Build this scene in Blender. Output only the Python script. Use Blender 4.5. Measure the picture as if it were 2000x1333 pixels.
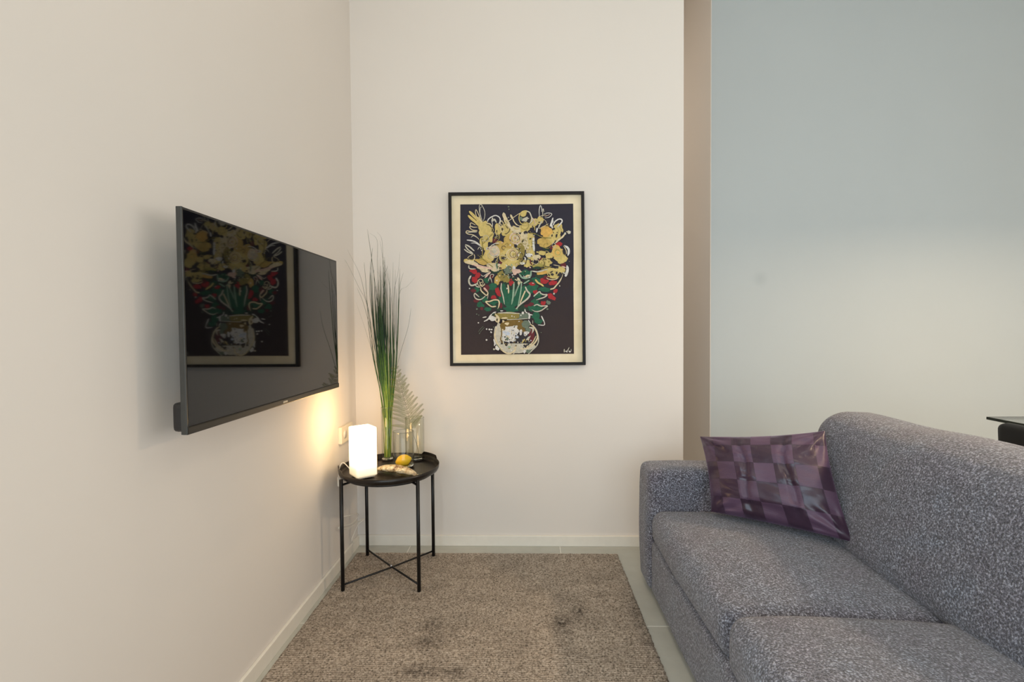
import bpy, bmesh, math, random
import numpy as np
from mathutils import Vector, Matrix, noise as mnoise
random.seed(7); rng = np.random.default_rng(7)
sc = bpy.context.scene; COL = sc.collection
for o in list(bpy.data.objects): bpy.data.objects.remove(o)

# ------------------------------------------------------------------ camera
H = 1.15; FPX = 962.0; YAW, PITCH, ROLL = .0281, .0265, .0078
def cam_axes():
    F = np.array([-math.sin(YAW)*math.cos(PITCH), math.cos(YAW)*math.cos(PITCH), -math.sin(PITCH)])
    R = np.array([math.cos(YAW), math.sin(YAW), 0.]); U = np.cross(R, F)
    return R*math.cos(ROLL)-U*math.sin(ROLL), U*math.cos(ROLL)+R*math.sin(ROLL), F
CR, CU, CF = cam_axes()
cd = bpy.data.cameras.new('camera'); cam = bpy.data.objects.new('camera', cd); COL.objects.link(cam)
cd.sensor_width = 36; cd.lens = FPX/2000*36; cd.clip_start = .02
M = Matrix.Identity(4)
for i, a in enumerate((CR, CU, -CF)):
    for j in range(3): M[j][i] = a[j]
M.translation = (0, 0, H); cam.matrix_world = M
sc.camera = cam
def P(px, py, X=None, Y=None, Z=None):
    """a measured point of the photograph at a known real-world plane"""
    d = CR*(px-1000)/FPX - CU*(py-666.5)/FPX + CF
    t = X/d[0] if X is not None else Y/d[1] if Y is not None else (Z-H)/d[2]
    return np.array([0, 0, H]) + t*d

# ------------------------------------------------------------------ view, world, lights
sc.view_settings.view_transform = 'Standard'; sc.view_settings.look = 'None'
sc.view_settings.gamma = 1; sc.view_settings.use_curve_mapping = False
sc.view_settings.exposure = 0.0
w = bpy.data.worlds.new('world'); sc.world = w; w.use_nodes = True
w.node_tree.nodes['Background'].inputs[0].default_value = (.75, .87, 1, 1)
w.node_tree.nodes['Background'].inputs[1].default_value = 1.0
def area(name, loc, target, sx, sy, power, col, spread=None):
    l = bpy.data.lights.new(name, 'AREA'); l.shape = 'RECTANGLE'; l.size = sx; l.size_y = sy
    l.energy = power; l.color = col
    if spread: l.spread = math.radians(spread)
    o = bpy.data.objects.new(name, l); COL.objects.link(o); o.location = loc
    o.rotation_euler = (Vector(target)-Vector(loc)).to_track_quat('-Z', 'Y').to_euler(); return o
def spot(name, loc, target, power, col, size, blend=.6, rad=.05):
    l = bpy.data.lights.new(name, 'SPOT'); l.energy = power; l.color = col
    l.spot_size = math.radians(size); l.spot_blend = blend; l.shadow_soft_size = rad
    o = bpy.data.objects.new(name, l); COL.objects.link(o); o.location = loc
    o.rotation_euler = (Vector(target)-Vector(loc)).to_track_quat('-Z', 'Y').to_euler(); return o
COOL = (.74, .92, 1.0); WARM = (1.0, .80, .58); NEUT = (1.0, .95, .88)
CEIL = 3.45; WY = 2.573; WX = -.902; BY = 3.0; RX = 4.2; RY = -2.0
area('unseen_side_window_fill', (RX-.03, -.15, 1.35), (0, -.15, 1.2), 3.4, 1.9, 41, (1.0, .90, .80))  # fill light; the side window it stands for is unseen and guessed
area('added_left_window_fill', (WX+.03, -1.0, 1.5), (2, -.7, 1.2), 1.3, 1.8, 30, (.50, .78, 1.0))  # cool fill added for the sofa back, set in an unseen window
area('unseen_rear_window_fill', (.5, RY+.03, 1.4), (.5, 0, 1.3), 2.7, 2.4, 54, (.82, .93, 1.0))  # supplies light from behind; its window is unseen and guessed
LAMPS = [(-.15, 1.3), (-.15, -.6), (1.6, 1.3), (1.6, -.6), (-.35, 3.9)]  # unseen ceiling lights; the last is added to brighten the passage
LP = [3, 11, 3, 6, 15]

# ------------------------------------------------------------------ materials
def srgb(r, g, b):
    return tuple(((c/255)/12.92 if c/255 <= .04045 else ((c/255+.055)/1.055)**2.4) for c in (r, g, b)) + (1,)
def newmat(name, base=(.8, .8, .8, 1), rough=.5, metal=0, spec=.5):
    m = bpy.data.materials.new(name); m.use_nodes = True
    b = m.node_tree.nodes['Principled BSDF']
    b.inputs['Base Color'].default_value = base; b.inputs['Roughness'].default_value = rough
    b.inputs['Metallic'].default_value = metal; b.inputs['Specular IOR Level'].default_value = spec
    return m, m.node_tree.nodes, m.node_tree.links, b
def coords(n, l, scale=None):
    tc = n.new('ShaderNodeTexCoord')
    if scale is None: return tc.outputs['Object']
    mp = n.new('ShaderNodeMapping'); mp.inputs['Scale'].default_value = scale
    l.new(tc.outputs['Object'], mp.inputs[0]); return mp.outputs[0]
def noise(n, l, co, scale, detail=3, rough=.6):
    t = n.new('ShaderNodeTexNoise'); t.inputs['Scale'].default_value = scale
    t.inputs['Detail'].default_value = detail; t.inputs['Roughness'].default_value = rough
    l.new(co, t.inputs['Vector']); return t.outputs['Fac']
def ramp(n, l, fac, stops):
    r = n.new('ShaderNodeValToRGB'); e = r.color_ramp.elements
    while len(e) < len(stops): e.new(.5)
    for k, (p, c) in enumerate(stops): e[k].position = p; e[k].color = c
    l.new(fac, r.inputs[0]); return r.outputs[0]
def bump(n, l, b, hgt, strength, dist):
    bp = n.new('ShaderNodeBump'); bp.inputs['Strength'].default_value = strength; bp.inputs['Distance'].default_value = dist
    l.new(hgt, bp.inputs['Height']); l.new(bp.outputs[0], b.inputs['Normal']); return bp
def simple(name, rgb, rough=.5, metal=0, var=.06, vs=30, bs=.1, spec=.5):
    c = srgb(*rgb); m, n, l, b = newmat(name, c, rough, metal, spec); co = coords(n, l)
    f = noise(n, l, co, vs)
    lo = tuple(x*(1-var) for x in c[:3])+(1,); hi = tuple(min(1, x*(1+var)) for x in c[:3])+(1,)
    l.new(ramp(n, l, f, [(.3, lo), (.7, hi)]), b.inputs['Base Color'])
    if bs: bump(n, l, b, noise(n, l, co, vs*8), bs, .001)
    return m
def wall_mat(name, rgb):
    c = srgb(*rgb); m, n, l, b = newmat(name, c, .85, 0, .25); co = coords(n, l)
    f = noise(n, l, co, 1.3, 2)
    l.new(ramp(n, l, f, [(.3, tuple(x*.975 for x in c[:3])+(1,)), (.7, c)]), b.inputs['Base Color'])
    bump(n, l, b, noise(n, l, co, 260, 2), .08, .0006)
    return m
M_WALL = wall_mat('wall_paint', (222, 215, 207))
M_COOLWALL = wall_mat('cool_grey_wall_paint', (180, 186, 187))
M_CEIL = wall_mat('ceiling_paint', (236, 234, 228))
M_TRIM = simple('skirting_paint', (228, 222, 210), .4, var=.02, bs=.03)
M_BLACK = simple('black_metal', (22, 20, 20), .42, .3, var=.15, bs=.05)
M_TRAY = simple('tray_black', (38, 32, 28), .3, .4, var=.1, bs=.04)
M_CHROME = simple('screw_metal', (200, 200, 205), .25, 1, var=.05)
M_WPLAST = simple('white_plastic', (225, 218, 205), .4, var=.02, bs=.0)

def tile_mat():
    m, n, l, b = newmat('floor_tile_stone', rough=.42, spec=.4); co = coords(n, l)
    f = noise(n, l, co, 5, 6, .65)
    l.new(ramp(n, l, f, [(.25, srgb(176, 174, 163)), (.6, srgb(190, 188, 177)), (.85, srgb(200, 197, 187))]), b.inputs['Base Color'])
    bump(n, l, b, noise(n, l, co, 180, 4), .12, .0008); return m
M_TILE = tile_mat(); M_GROUT = simple('floor_grout', (232, 228, 218), .9, var=.05)

def rug_mat():
    m, n, l, b = newmat('rug_wool', rough=.97, spec=.1); co = coords(n, l)
    f1 = noise(n, l, co, 150, 3, .7); f2 = noise(n, l, co, 9, 3, .5)
    cr = ramp(n, l, f1, [(.33, srgb(100, 90, 80)), (.5, srgb(178, 163, 147)), (.7, srgb(212, 198, 182))])
    att = n.new('ShaderNodeAttribute'); att.attribute_name = 'tuft'
    mx = n.new('ShaderNodeMix'); mx.data_type = 'RGBA'; mx.blend_type = 'MULTIPLY'; mx.inputs[0].default_value = 1
    l.new(cr, mx.inputs[6]); l.new(ramp(n, l, att.outputs['Fac'], [(0, (.40, .39, .38, 1)), (.5, (.88, .88, .88, 1)), (1, (1.12, 1.12, 1.12, 1))]), mx.inputs[7])
    mx2 = n.new('ShaderNodeMix'); mx2.data_type = 'RGBA'; mx2.blend_type = 'MULTIPLY'; mx2.inputs[0].default_value = 1
    l.new(mx.outputs[2], mx2.inputs[6]); l.new(ramp(n, l, f2, [(.3, (.9, .9, .9, 1)), (.7, (1.05, 1.05, 1.05, 1))]), mx2.inputs[7])
    # walked-on dark patches of the pile
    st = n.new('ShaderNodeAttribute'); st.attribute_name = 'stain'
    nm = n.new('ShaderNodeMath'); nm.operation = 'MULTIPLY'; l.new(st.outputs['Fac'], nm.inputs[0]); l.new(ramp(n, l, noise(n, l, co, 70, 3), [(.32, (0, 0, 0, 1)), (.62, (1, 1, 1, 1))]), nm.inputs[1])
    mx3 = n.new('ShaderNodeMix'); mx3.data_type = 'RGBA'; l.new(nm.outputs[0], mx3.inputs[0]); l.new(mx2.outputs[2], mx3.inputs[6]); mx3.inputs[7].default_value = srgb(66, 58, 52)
    l.new(mx3.outputs[2], b.inputs['Base Color'])
    bump(n, l, b, noise(n, l, co, 420, 2), .5, .002); return m
M_RUG = rug_mat()

def fabric_mat(name='sofa_boucle'):
    m, n, l, b = newmat(name, rough=.95, spec=.12); co = coords(n, l)
    f1 = noise(n, l, co, 190, 2.5, .7); f2 = noise(n, l, co, 7, 4, .6); f3 = noise(n, l, co, 45, 2, .5)
    c1 = ramp(n, l, f1, [(.34, srgb(46, 44, 49)), (.48, srgb(88, 87, 95)), (.56, srgb(122, 123, 132)), (.68, srgb(184, 188, 200))])
    mx = n.new('ShaderNodeMix'); mx.data_type = 'RGBA'; mx.blend_type = 'MULTIPLY'; mx.inputs[0].default_value = 1
    l.new(c1, mx.inputs[6]); l.new(ramp(n, l, f2, [(.28, (.90, .80, .84, 1)), (.5, (1.0, .96, .97, 1)), (.7, (1.02, 1.07, 1.12, 1))]), mx.inputs[7])
    mx2 = n.new('ShaderNodeMix'); mx2.data_type = 'RGBA'; mx2.blend_type = 'MULTIPLY'; mx2.inputs[0].default_value = 1
    l.new(mx.outputs[2], mx2.inputs[6]); l.new(ramp(n, l, f3, [(.3, (.84, .83, .84, 1)), (.7, (1.1, 1.1, 1.1, 1))]), mx2.inputs[7])
    l.new(mx2.outputs[2], b.inputs['Base Color'])
    b.inputs['Sheen Weight'].default_value = .35; b.inputs['Sheen Roughness'].default_value = .6
    bump(n, l, b, f1, .9, .006); return m
M_SOFA = fabric_mat()

def thin_glass(name, tint=(.97, .985, .97, 1), ior=1.5, rough=.0):
    m = bpy.data.materials.new(name); m.use_nodes = True; n = m.node_tree.nodes; l = m.node_tree.links
    n.remove(n['Principled BSDF']); out = n['Material Output']
    tr = n.new('ShaderNodeBsdfTransparent'); tr.inputs[0].default_value = tint
    gl = n.new('ShaderNodeBsdfGlossy'); gl.inputs['Roughness'].default_value = rough
    lw = n.new('ShaderNodeLayerWeight'); lw.inputs['Blend'].default_value = .5
    pw = n.new('ShaderNodeMath'); pw.operation = 'POWER'; pw.inputs[1].default_value = 4.2; l.new(lw.outputs['Facing'], pw.inputs[0])
    r0 = ((ior-1)/(ior+1))**2; fr = n.new('ShaderNodeMath'); fr.operation = 'MULTIPLY_ADD'; fr.inputs[1].default_value = 1-r0; fr.inputs[2].default_value = r0; l.new(pw.outputs[0], fr.inputs[0])
    no = noise(n, l, coords(n, l), 12)
    bp = n.new('ShaderNodeBump'); bp.inputs['Strength'].default_value = .03; l.new(no, bp.inputs['Height'])
    l.new(bp.outputs[0], gl.inputs['Normal']); l.new(bp.outputs[0], lw.inputs['Normal'])
    mx = n.new('ShaderNodeMixShader'); l.new(fr.outputs[0], mx.inputs[0]); l.new(tr.outputs[0], mx.inputs[1]); l.new(gl.outputs[0], mx.inputs[2])
    l.new(mx.outputs[0], out.inputs[0]); return m
M_GLASS = thin_glass('vase_glass', (.955, .97, .95, 1))
M_PANE = thin_glass('window_glass')
def solid_glass():
    m, n, l, b = newmat('thick_glass', (.93, .97, .94, 1), .02); b.inputs['Transmission Weight'].default_value = 1; b.inputs['IOR'].default_value = 1.5
    bump(n, l, b, noise(n, l, coords(n, l), 40), .05, .001); return m
M_TGLASS = solid_glass()

# ------------------------------------------------------------------ helpers
def empty(name, loc, label=None, cat=None, group=None, kind=None):
    o = bpy.data.objects.new(name, None); o.empty_display_size = .1; COL.objects.link(o); o.location = tuple(float(c) for c in loc)
    return tag(o, label, cat, group, kind)
def tag(o, label=None, cat=None, group=None, kind=None):
    if label: o['label'] = label
    if cat: o['category'] = cat
    if group: o['group'] = group
    if kind: o['kind'] = kind
    return o
def wloc(o):
    v = Vector((0, 0, 0))
    while o is not None: v += o.location; o = o.parent
    return v
def mesh(name, verts, faces, mat, parent=None, smooth=True, origin=None, mats=None, midx=None):
    """verts in world coordinates; ONE mesh object"""
    v = np.asarray(verts, dtype=float)
    if parent is not None:
        base = np.array(wloc(parent)); off = np.zeros(3)
    else:
        base = np.array([(v[:, 0].min()+v[:, 0].max())/2, (v[:, 1].min()+v[:, 1].max())/2, v[:, 2].min()]) if origin is None else np.array(origin)
        off = base
    me = bpy.data.meshes.new(name); me.from_pydata((v-base).tolist(), [], faces); me.update()
    if smooth: me.polygons.foreach_set('use_smooth', [True]*len(me.polygons))
    for mm in (mats or [mat]): me.materials.append(mm)
    if midx is not None: me.polygons.foreach_set('material_index', midx)
    o = bpy.data.objects.new(name, me); COL.objects.link(o); o.location = tuple(off)
    if parent is not None: o.parent = parent
    return o
class G:
    def __init__(s): s.v = []; s.f = []
    def add(s, v, f):
        k = len(s.v); s.v += [tuple(p) for p in v]; s.f += [tuple(i+k for i in q) for q in f]; return s
    def build(s, name, mat, parent=None, smooth=True, **k): return mesh(name, s.v, s.f, mat, parent, smooth, **k)
def box(x0, x1, y0, y1, z0, z1):
    v = [(x, y, z) for x in (x0, x1) for y in (y0, y1) for z in (z0, z1)]
    return v, [(0, 1, 3, 2), (4, 6, 7, 5), (0, 4, 5, 1), (2, 3, 7, 6), (0, 2, 6, 4), (1, 5, 7, 3)]
def bbox(name, b, mat, parent=None, bev=.002, seg=2, **k):
    v, f = box(*b); o = mesh(name, v, f, mat, parent, False, **k)
    if bev:
        bm = bmesh.new(); bm.from_mesh(o.data)
        bmesh.ops.bevel(bm, geom=bm.edges[:], offset=bev, segments=seg, affect='EDGES', profile=.6); bm.to_mesh(o.data); bm.free()
    return o
def smoothpts(pts, n=6, closed=False):
    p = [np.array(q, float) for q in pts]; out = []
    N = len(p)
    if N < 3: return [p[0]+(p[-1]-p[0])*t for t in np.linspace(0, 1, n+1)]
    for i in range(N if closed else N-1):
        a = p[(i-1) % N] if closed or i > 0 else 2*p[0]-p[1]; b = p[i]; c = p[(i+1) % N]; d = p[(i+2) % N] if closed or i < N-2 else 2*p[-1]-p[-2]
        for t in np.arange(n)/n:
            out.append(.5*(2*b+(c-a)*t+(2*a-5*b+4*c-d)*t*t+(3*b-a-3*c+d)*t**3))
    if not closed: out.append(p[-1])
    return out
def tube(pts, r, seg=8, caps=True, closed=False):
    pts = [Vector(p) for p in pts]; n = len(pts); rr = r if hasattr(r, '__len__') else [r]*n
    V = []; F = []; up = None
    for i, p in enumerate(pts):
        if closed: t = pts[(i+1) % n]-pts[i-1]
        else: t = pts[min(i+1, n-1)]-pts[max(i-1, 0)]
        t.normalize()
        if up is None:
            up = Vector((0, 0, 1)) if abs(t.z) < .9 else Vector((0, 1, 0))
        s = t.cross(up)
        if s.length < 1e-6: s = t.orthogonal()
        s.normalize(); up = s.cross(t).normalized()
        for k in range(seg):
            a = 2*math.pi*k/seg; V.append(p+(s*math.cos(a)+up*math.sin(a))*rr[i])
    m = n if closed else n-1
    for i in range(m):
        for k in range(seg):
            a = i*seg+k; b = i*seg+(k+1) % seg; c = ((i+1) % n)*seg+(k+1) % seg; d = ((i+1) % n)*seg+k
            F.append((a, d, c, b))
    if caps and not closed: F += [tuple(range(seg)), tuple(range((n-1)*seg, n*seg))[::-1]]
    return [tuple(v) for v in V], F
def lathe(cx, cy, prof, seg=48):
    V = []; F = []; n = len(prof)
    for k in range(seg):
        a = 2*math.pi*k/seg
        for r, z in prof: V.append((cx+r*math.cos(a), cy+r*math.sin(a), z))
    for k in range(seg):
        for i in range(n-1):
            a = k*n+i; b = ((k+1) % seg)*n+i; F.append((a, b, b+1, a+1))
    return V, F
def soft_box(b, r, bulge=(0, 0, 0), res=.02, p=2.0, wob=0, ws=4, seed=0, fn=None):
    """rounded, swollen box as one closed surface; bulge = swelling of the x, y, z faces"""
    x0, x1, y0, y1, z0, z1 = b; c = np.array([(x0+x1)/2, (y0+y1)/2, (z0+z1)/2]); hx = np.array([x1-x0, y1-y0, z1-z0])/2
    ns = [max(6, int(round(2*h/res))) for h in hx]
    bm = {}; V = []; F = []
    def vid(key):
        if key in bm: return bm[key]
        bm[key] = len(V); V.append([-1+2*key[i]/ns[i] for i in range(3)]); return bm[key]
    for ax in range(3):
        u, v = (ax+1) % 3, (ax+2) % 3
        for side in (0, ns[ax]):
            for i in range(ns[u]):
                for j in range(ns[v]):
                    q = []
                    for di, dj in ((0, 0), (1, 0), (1, 1), (0, 1)):
                        k = [0, 0, 0]; k[ax] = side; k[u] = i+di; k[v] = j+dj; q.append(vid(tuple(k)))
                    F.append(tuple(q) if side else tuple(q[::-1]))
    A = np.array(V)
    # denser sampling near edges
    A = np.sign(A)*(1-(1-np.abs(A))**1.25)
    Q = A*hx; inner = np.clip(Q, -(hx-r), hx-r); d = Q-inner; L = np.linalg.norm(d, axis=1); L[L == 0] = 1
    N = d/L[:, None]
    W = inner+N*r
    w = W/hx
    for ax in range(3):
        u, v = (ax+1) % 3, (ax+2) % 3
        if bulge[ax]:
            W[:, ax] += np.sign(A[:, ax])*bulge[ax]*np.clip(1-np.abs(w[:, u])**p, 0, 1)*np.clip(1-np.abs(w[:, v])**p, 0, 1)*np.abs(A[:, ax])**3
    W = W+c
    if wob:
        for i in range(len(W)):
            q = Vector(W[i])*ws+Vector((seed*3.1, seed, 0))
            W[i] += N[i]*wob*mnoise.noise(q)
    if fn: W = np.array([fn(q) for q in W])
    return W, F

# a faint smudge on the cool grey wall
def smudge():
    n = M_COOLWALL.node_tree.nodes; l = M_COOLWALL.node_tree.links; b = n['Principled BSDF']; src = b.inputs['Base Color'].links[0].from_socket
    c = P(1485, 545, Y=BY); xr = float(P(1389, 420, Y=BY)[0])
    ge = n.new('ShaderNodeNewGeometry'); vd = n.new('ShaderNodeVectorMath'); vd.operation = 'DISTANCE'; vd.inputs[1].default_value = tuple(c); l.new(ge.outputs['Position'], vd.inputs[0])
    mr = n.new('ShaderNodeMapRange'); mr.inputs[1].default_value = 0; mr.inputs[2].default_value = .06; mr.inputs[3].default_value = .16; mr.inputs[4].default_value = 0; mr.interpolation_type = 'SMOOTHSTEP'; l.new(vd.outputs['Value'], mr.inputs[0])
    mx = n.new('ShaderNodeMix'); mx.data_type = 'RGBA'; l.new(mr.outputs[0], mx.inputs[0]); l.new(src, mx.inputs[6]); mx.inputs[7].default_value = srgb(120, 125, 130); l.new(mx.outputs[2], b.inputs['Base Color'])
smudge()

# ------------------------------------------------------------------ room shell
def slab(name, b, mat=M_WALL, **k):
    v, f = box(*b); o = mesh(name, v, f, mat, None, False); o['kind'] = 'structure'; return o
slab('wall_left', (WX-.15, WX, -.35, 4.75, 0, CEIL)); slab('wall_left_rear', (WX-.15, WX, RY-.15, -1.65, 0, CEIL))
slab('wall_left_below_window', (WX-.15, WX, -1.65, -.35, 0, .6)); slab('wall_left_above_window', (WX-.15, WX, -1.65, -.35, 2.4, CEIL))
XB = float(P(1335, 420, Y=WY)[0]); XR = float(P(1389, 420, Y=BY)[0])
slab('wall_back', (WX, XB, WY, WY+.16, 0, CEIL))
slab('wall_back_right', (XR, RX+.15, BY, BY+1.6, 0, CEIL), M_COOLWALL)
slab('wall_passage_side', (XR-.004, XR, BY+.001, 4.6, 0, CEIL))
slab('wall_passage_end', (WX, XR, 4.6, 4.75, 0, CEIL))
slab('ceiling', (WX-.15, RX+.15, RY-.15, 4.75, CEIL, CEIL+.15), M_CEIL)
# right wall with opening for the unseen, guessed window
wy0, wy1, wz0, wz1 = -1.85, 1.6, .4, 2.3
slab('wall_right', (RX, RX+.15, RY-.15, wy0, 0, CEIL))
slab('wall_right_beside_window', (RX, RX+.15, wy1, BY, 0, CEIL))
slab('wall_right_below_window', (RX, RX+.15, wy0, wy1, 0, wz0))
slab('wall_right_above_window', (RX, RX+.15, wy0, wy1, wz1, CEIL))
rx0, rx1, rz0, rz1 = -.85, 1.85, .1, 2.6
slab('wall_rear', (WX, rx0, RY-.15, RY, 0, CEIL))
slab('wall_rear_beside_window', (rx1, RX, RY-.15, RY, 0, CEIL))
slab('wall_rear_below_window', (rx0, rx1, RY-.15, RY, 0, rz0))
slab('wall_rear_above_window', (rx0, rx1, RY-.15, RY, rz1, CEIL))
def window(name, horiz, a0, a1, z0, z1, plane):
    e = empty(name, ((a0+a1)/2, plane, z0) if horiz else (plane, (a0+a1)/2, z0), kind='structure')
    def bx(n, p0, p1, q0, q1, mat, th=.03):
        b = (p0, p1, plane-th, plane+th, q0, q1) if horiz else (plane-th, plane+th, p0, p1, q0, q1)
        bbox(n, b, mat, e, .003, 1)
    t = .06; mid = (a0+a1)/2
    bx('window_frame', a0, a1, z0, z0+t, M_WPLAST); bx('window_frame', a0, a1, z1-t, z1, M_WPLAST)
    for p in (a0, mid-t/2, a1-t): bx('mullion', p, p+t, z0+t, z1-t, M_WPLAST)
    for p, q in ((a0+t, mid-t/2), (mid+t/2, a1-t)): bx('pane', p, q, z0+t, z1-t, M_PANE, .004)
window('unseen_window_1', False, wy0, wy1, wz0, wz1, RX+.09)  # unseen, guessed window on the right
window('unseen_window_3', False, -1.65, -.35, .6, 2.4, WX-.09)  # added along with the cool left fill, never in view
window('unseen_window_2', True, rx0, rx1, rz0, rz1, RY-.09)  # unseen, guessed window behind the camera
# floor: grout bed and tiles
fl = empty('floor', (1.6, .8, 0), kind='structure')
g = G(); g.add(*box(WX, RX, RY, 4.6, -.05, -.0012)); g.build('grout_bed', M_GROUT, fl, False)
jx = float(P(1094, 1072, Z=0)[0]); jx2 = float(P(799, 1072, Z=0)[0]); T = jx-jx2; jy = float(P(1275, 1224, Z=0)[1])
tile_me = None; gp = .0042
x = jx-3*T
while x < RX:
    y = jy-7*T
    while y < 4.6:
        a, b_, c, d = max(x+gp/2, WX), min(x+T-gp/2, RX), max(y+gp/2, RY), min(y+T-gp/2, 4.6)
        if b_-a > .02 and d-c > .02:
            full = (b_-a > T-.01 and d-c > T-.01)
            if full and tile_me is not None:
                o = bpy.data.objects.new('floor_tile', tile_me); COL.objects.link(o); o.parent = fl
                o.location = (x-tx, y-ty, 0)
            else:
                o = bbox('floor_tile', (a, b_, c, d, -.012, 0), M_TILE, fl, .0012, 1)
                if full: tile_me = o.data; tx, ty = x, y
        y += T
    x += T
# skirting boards
SK = .056
def skirt(name, pts):   # pts: (x0,x1,y0,y1) box with a thin lip along the top
    o = bbox(name, pts+(0, SK), M_TRIM, None, .003, 2); o['kind'] = 'structure'; return o
skirt('baseboard_back', (WX, XB, WY-.012, WY))
skirt('baseboard_left', (WX, WX+.012, RY, WY-.012))
skirt('baseboard_right', (XR, RX, BY-.012, BY))

# unseen ceiling downlights, added to supply warm light
for (x, y), pw in zip(LAMPS, LP):
    e = empty('unseen_downlight', (x, y, CEIL-.035), {(-.15, 1.3): 'unseen round white ceiling downlight added above the rug near the television', (-.15, -.6): 'unseen round white ceiling downlight added behind the viewer, near the left wall',
              (1.6, 1.3): 'unseen round white ceiling downlight added above the sofa backrest', (1.6, -.6): 'unseen round white ceiling downlight added behind the sofa end at the rear', (-.35, 3.9): 'unseen round white ceiling downlight added in the passage behind the picture wall'}[(x, y)], 'downlight')
    v, f = lathe(x, y, [(.0, CEIL), (.07, CEIL), (.07, CEIL-.03), (.058, CEIL-.035), (.055, CEIL-.02), (0, CEIL-.02)], 32); mesh('housing', v, f, M_WPLAST, e)
    m, n, l, b = newmat('unseen_downlight_disc'); b.inputs['Emission Color'].default_value = (*WARM, 1); b.inputs['Emission Strength'].default_value = 8
    v, f = lathe(x, y, [(0, CEIL-.024), (.05, CEIL-.024), (.05, CEIL-.021), (0, CEIL-.021)], 32); mesh('light_disc', v, f, m, e)
    li = bpy.data.lights.new('downlight', 'AREA'); li.shape = 'DISK'; li.size = .1; li.energy = pw; li.color = WARM if y < 3 else (1, .9, .78)
    lo = bpy.data.objects.new('unseen_downlight_light', li); COL.objects.link(lo); lo.parent = e; lo.location = (0, 0, -.002)

# ------------------------------------------------------------------ sofa
S = empty('sofa', (.98, 1.15, 0), 'long dark grey bouclé fabric sofa facing the television', 'sofa')
AY0, AY1 = 2.075, 2.25; SX0 = .53; SX1 = 1.46; FY = .18
def arm(y0, y1, sd):
    v, f = soft_box((.513, SX1, y0, y1, .02, .545), .035, (.006, .01, .006), .02, 4, .006, 5, sd)
    return mesh('arm', v, f, M_SOFA, S)
arm(AY0, AY1, 1); arm(FY, FY+.175, 2)
v, f = soft_box((SX0-.004, 1.36, FY+.16, AY0+.015, .02, .245), .02, (.004, 0, .002), .025, 4, .004, 4, 3); mesh('base', v, f, M_SOFA, S)
def crown(q): return q
def seat_cushion(y0, y1, sd, lift=0, dx=0):
    def fn(q):
        q = q.copy()
        fx = np.clip((q[0]-.55)/.55, 0, 1)
        q[2] -= .020*max(0, (q[2]-.3)/.1)*fx
        return q
    v, f = soft_box((SX0-.006+dx, 1.20, y0, y1, .232, .378+lift), .05, (.012, .006, .034), .016, 3, .01, 3.5, sd, fn)
    return mesh('seat_cushion', v, f, M_SOFA, S)
SEAM = 1.31
seat_cushion(SEAM, AY0+.012, 5); seat_cushion(FY+.165, SEAM-.002, 6, .020, -.004)
def tilt(q):
    q = q.copy(); t = np.clip((q[2]-.30)/.5, 0, 1.2); q[0] += .12*t
    return q
v, f = soft_box((1.076, 1.32, FY+.165, AY0-.01, .335, .80), .085, (.03, .0, .006), .017, 3, .012, 3, 8, tilt); mesh('backrest', v, f, M_SOFA, S)
v, f = soft_box((1.34, SX1+.0, FY, AY1, .02, .70), .04, (.01, 0, 0), .03, 4, .004, 4, 9); mesh('back_frame', v, f, M_SOFA, S)
for x, y in ((.60, 2.18), (1.38, 2.18), (.60, .26), (1.38, .26)):
    bbox('foot', (x-.03, x+.03, y-.03, y+.03, 0, .03), M_BLACK, S, .004)

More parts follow.
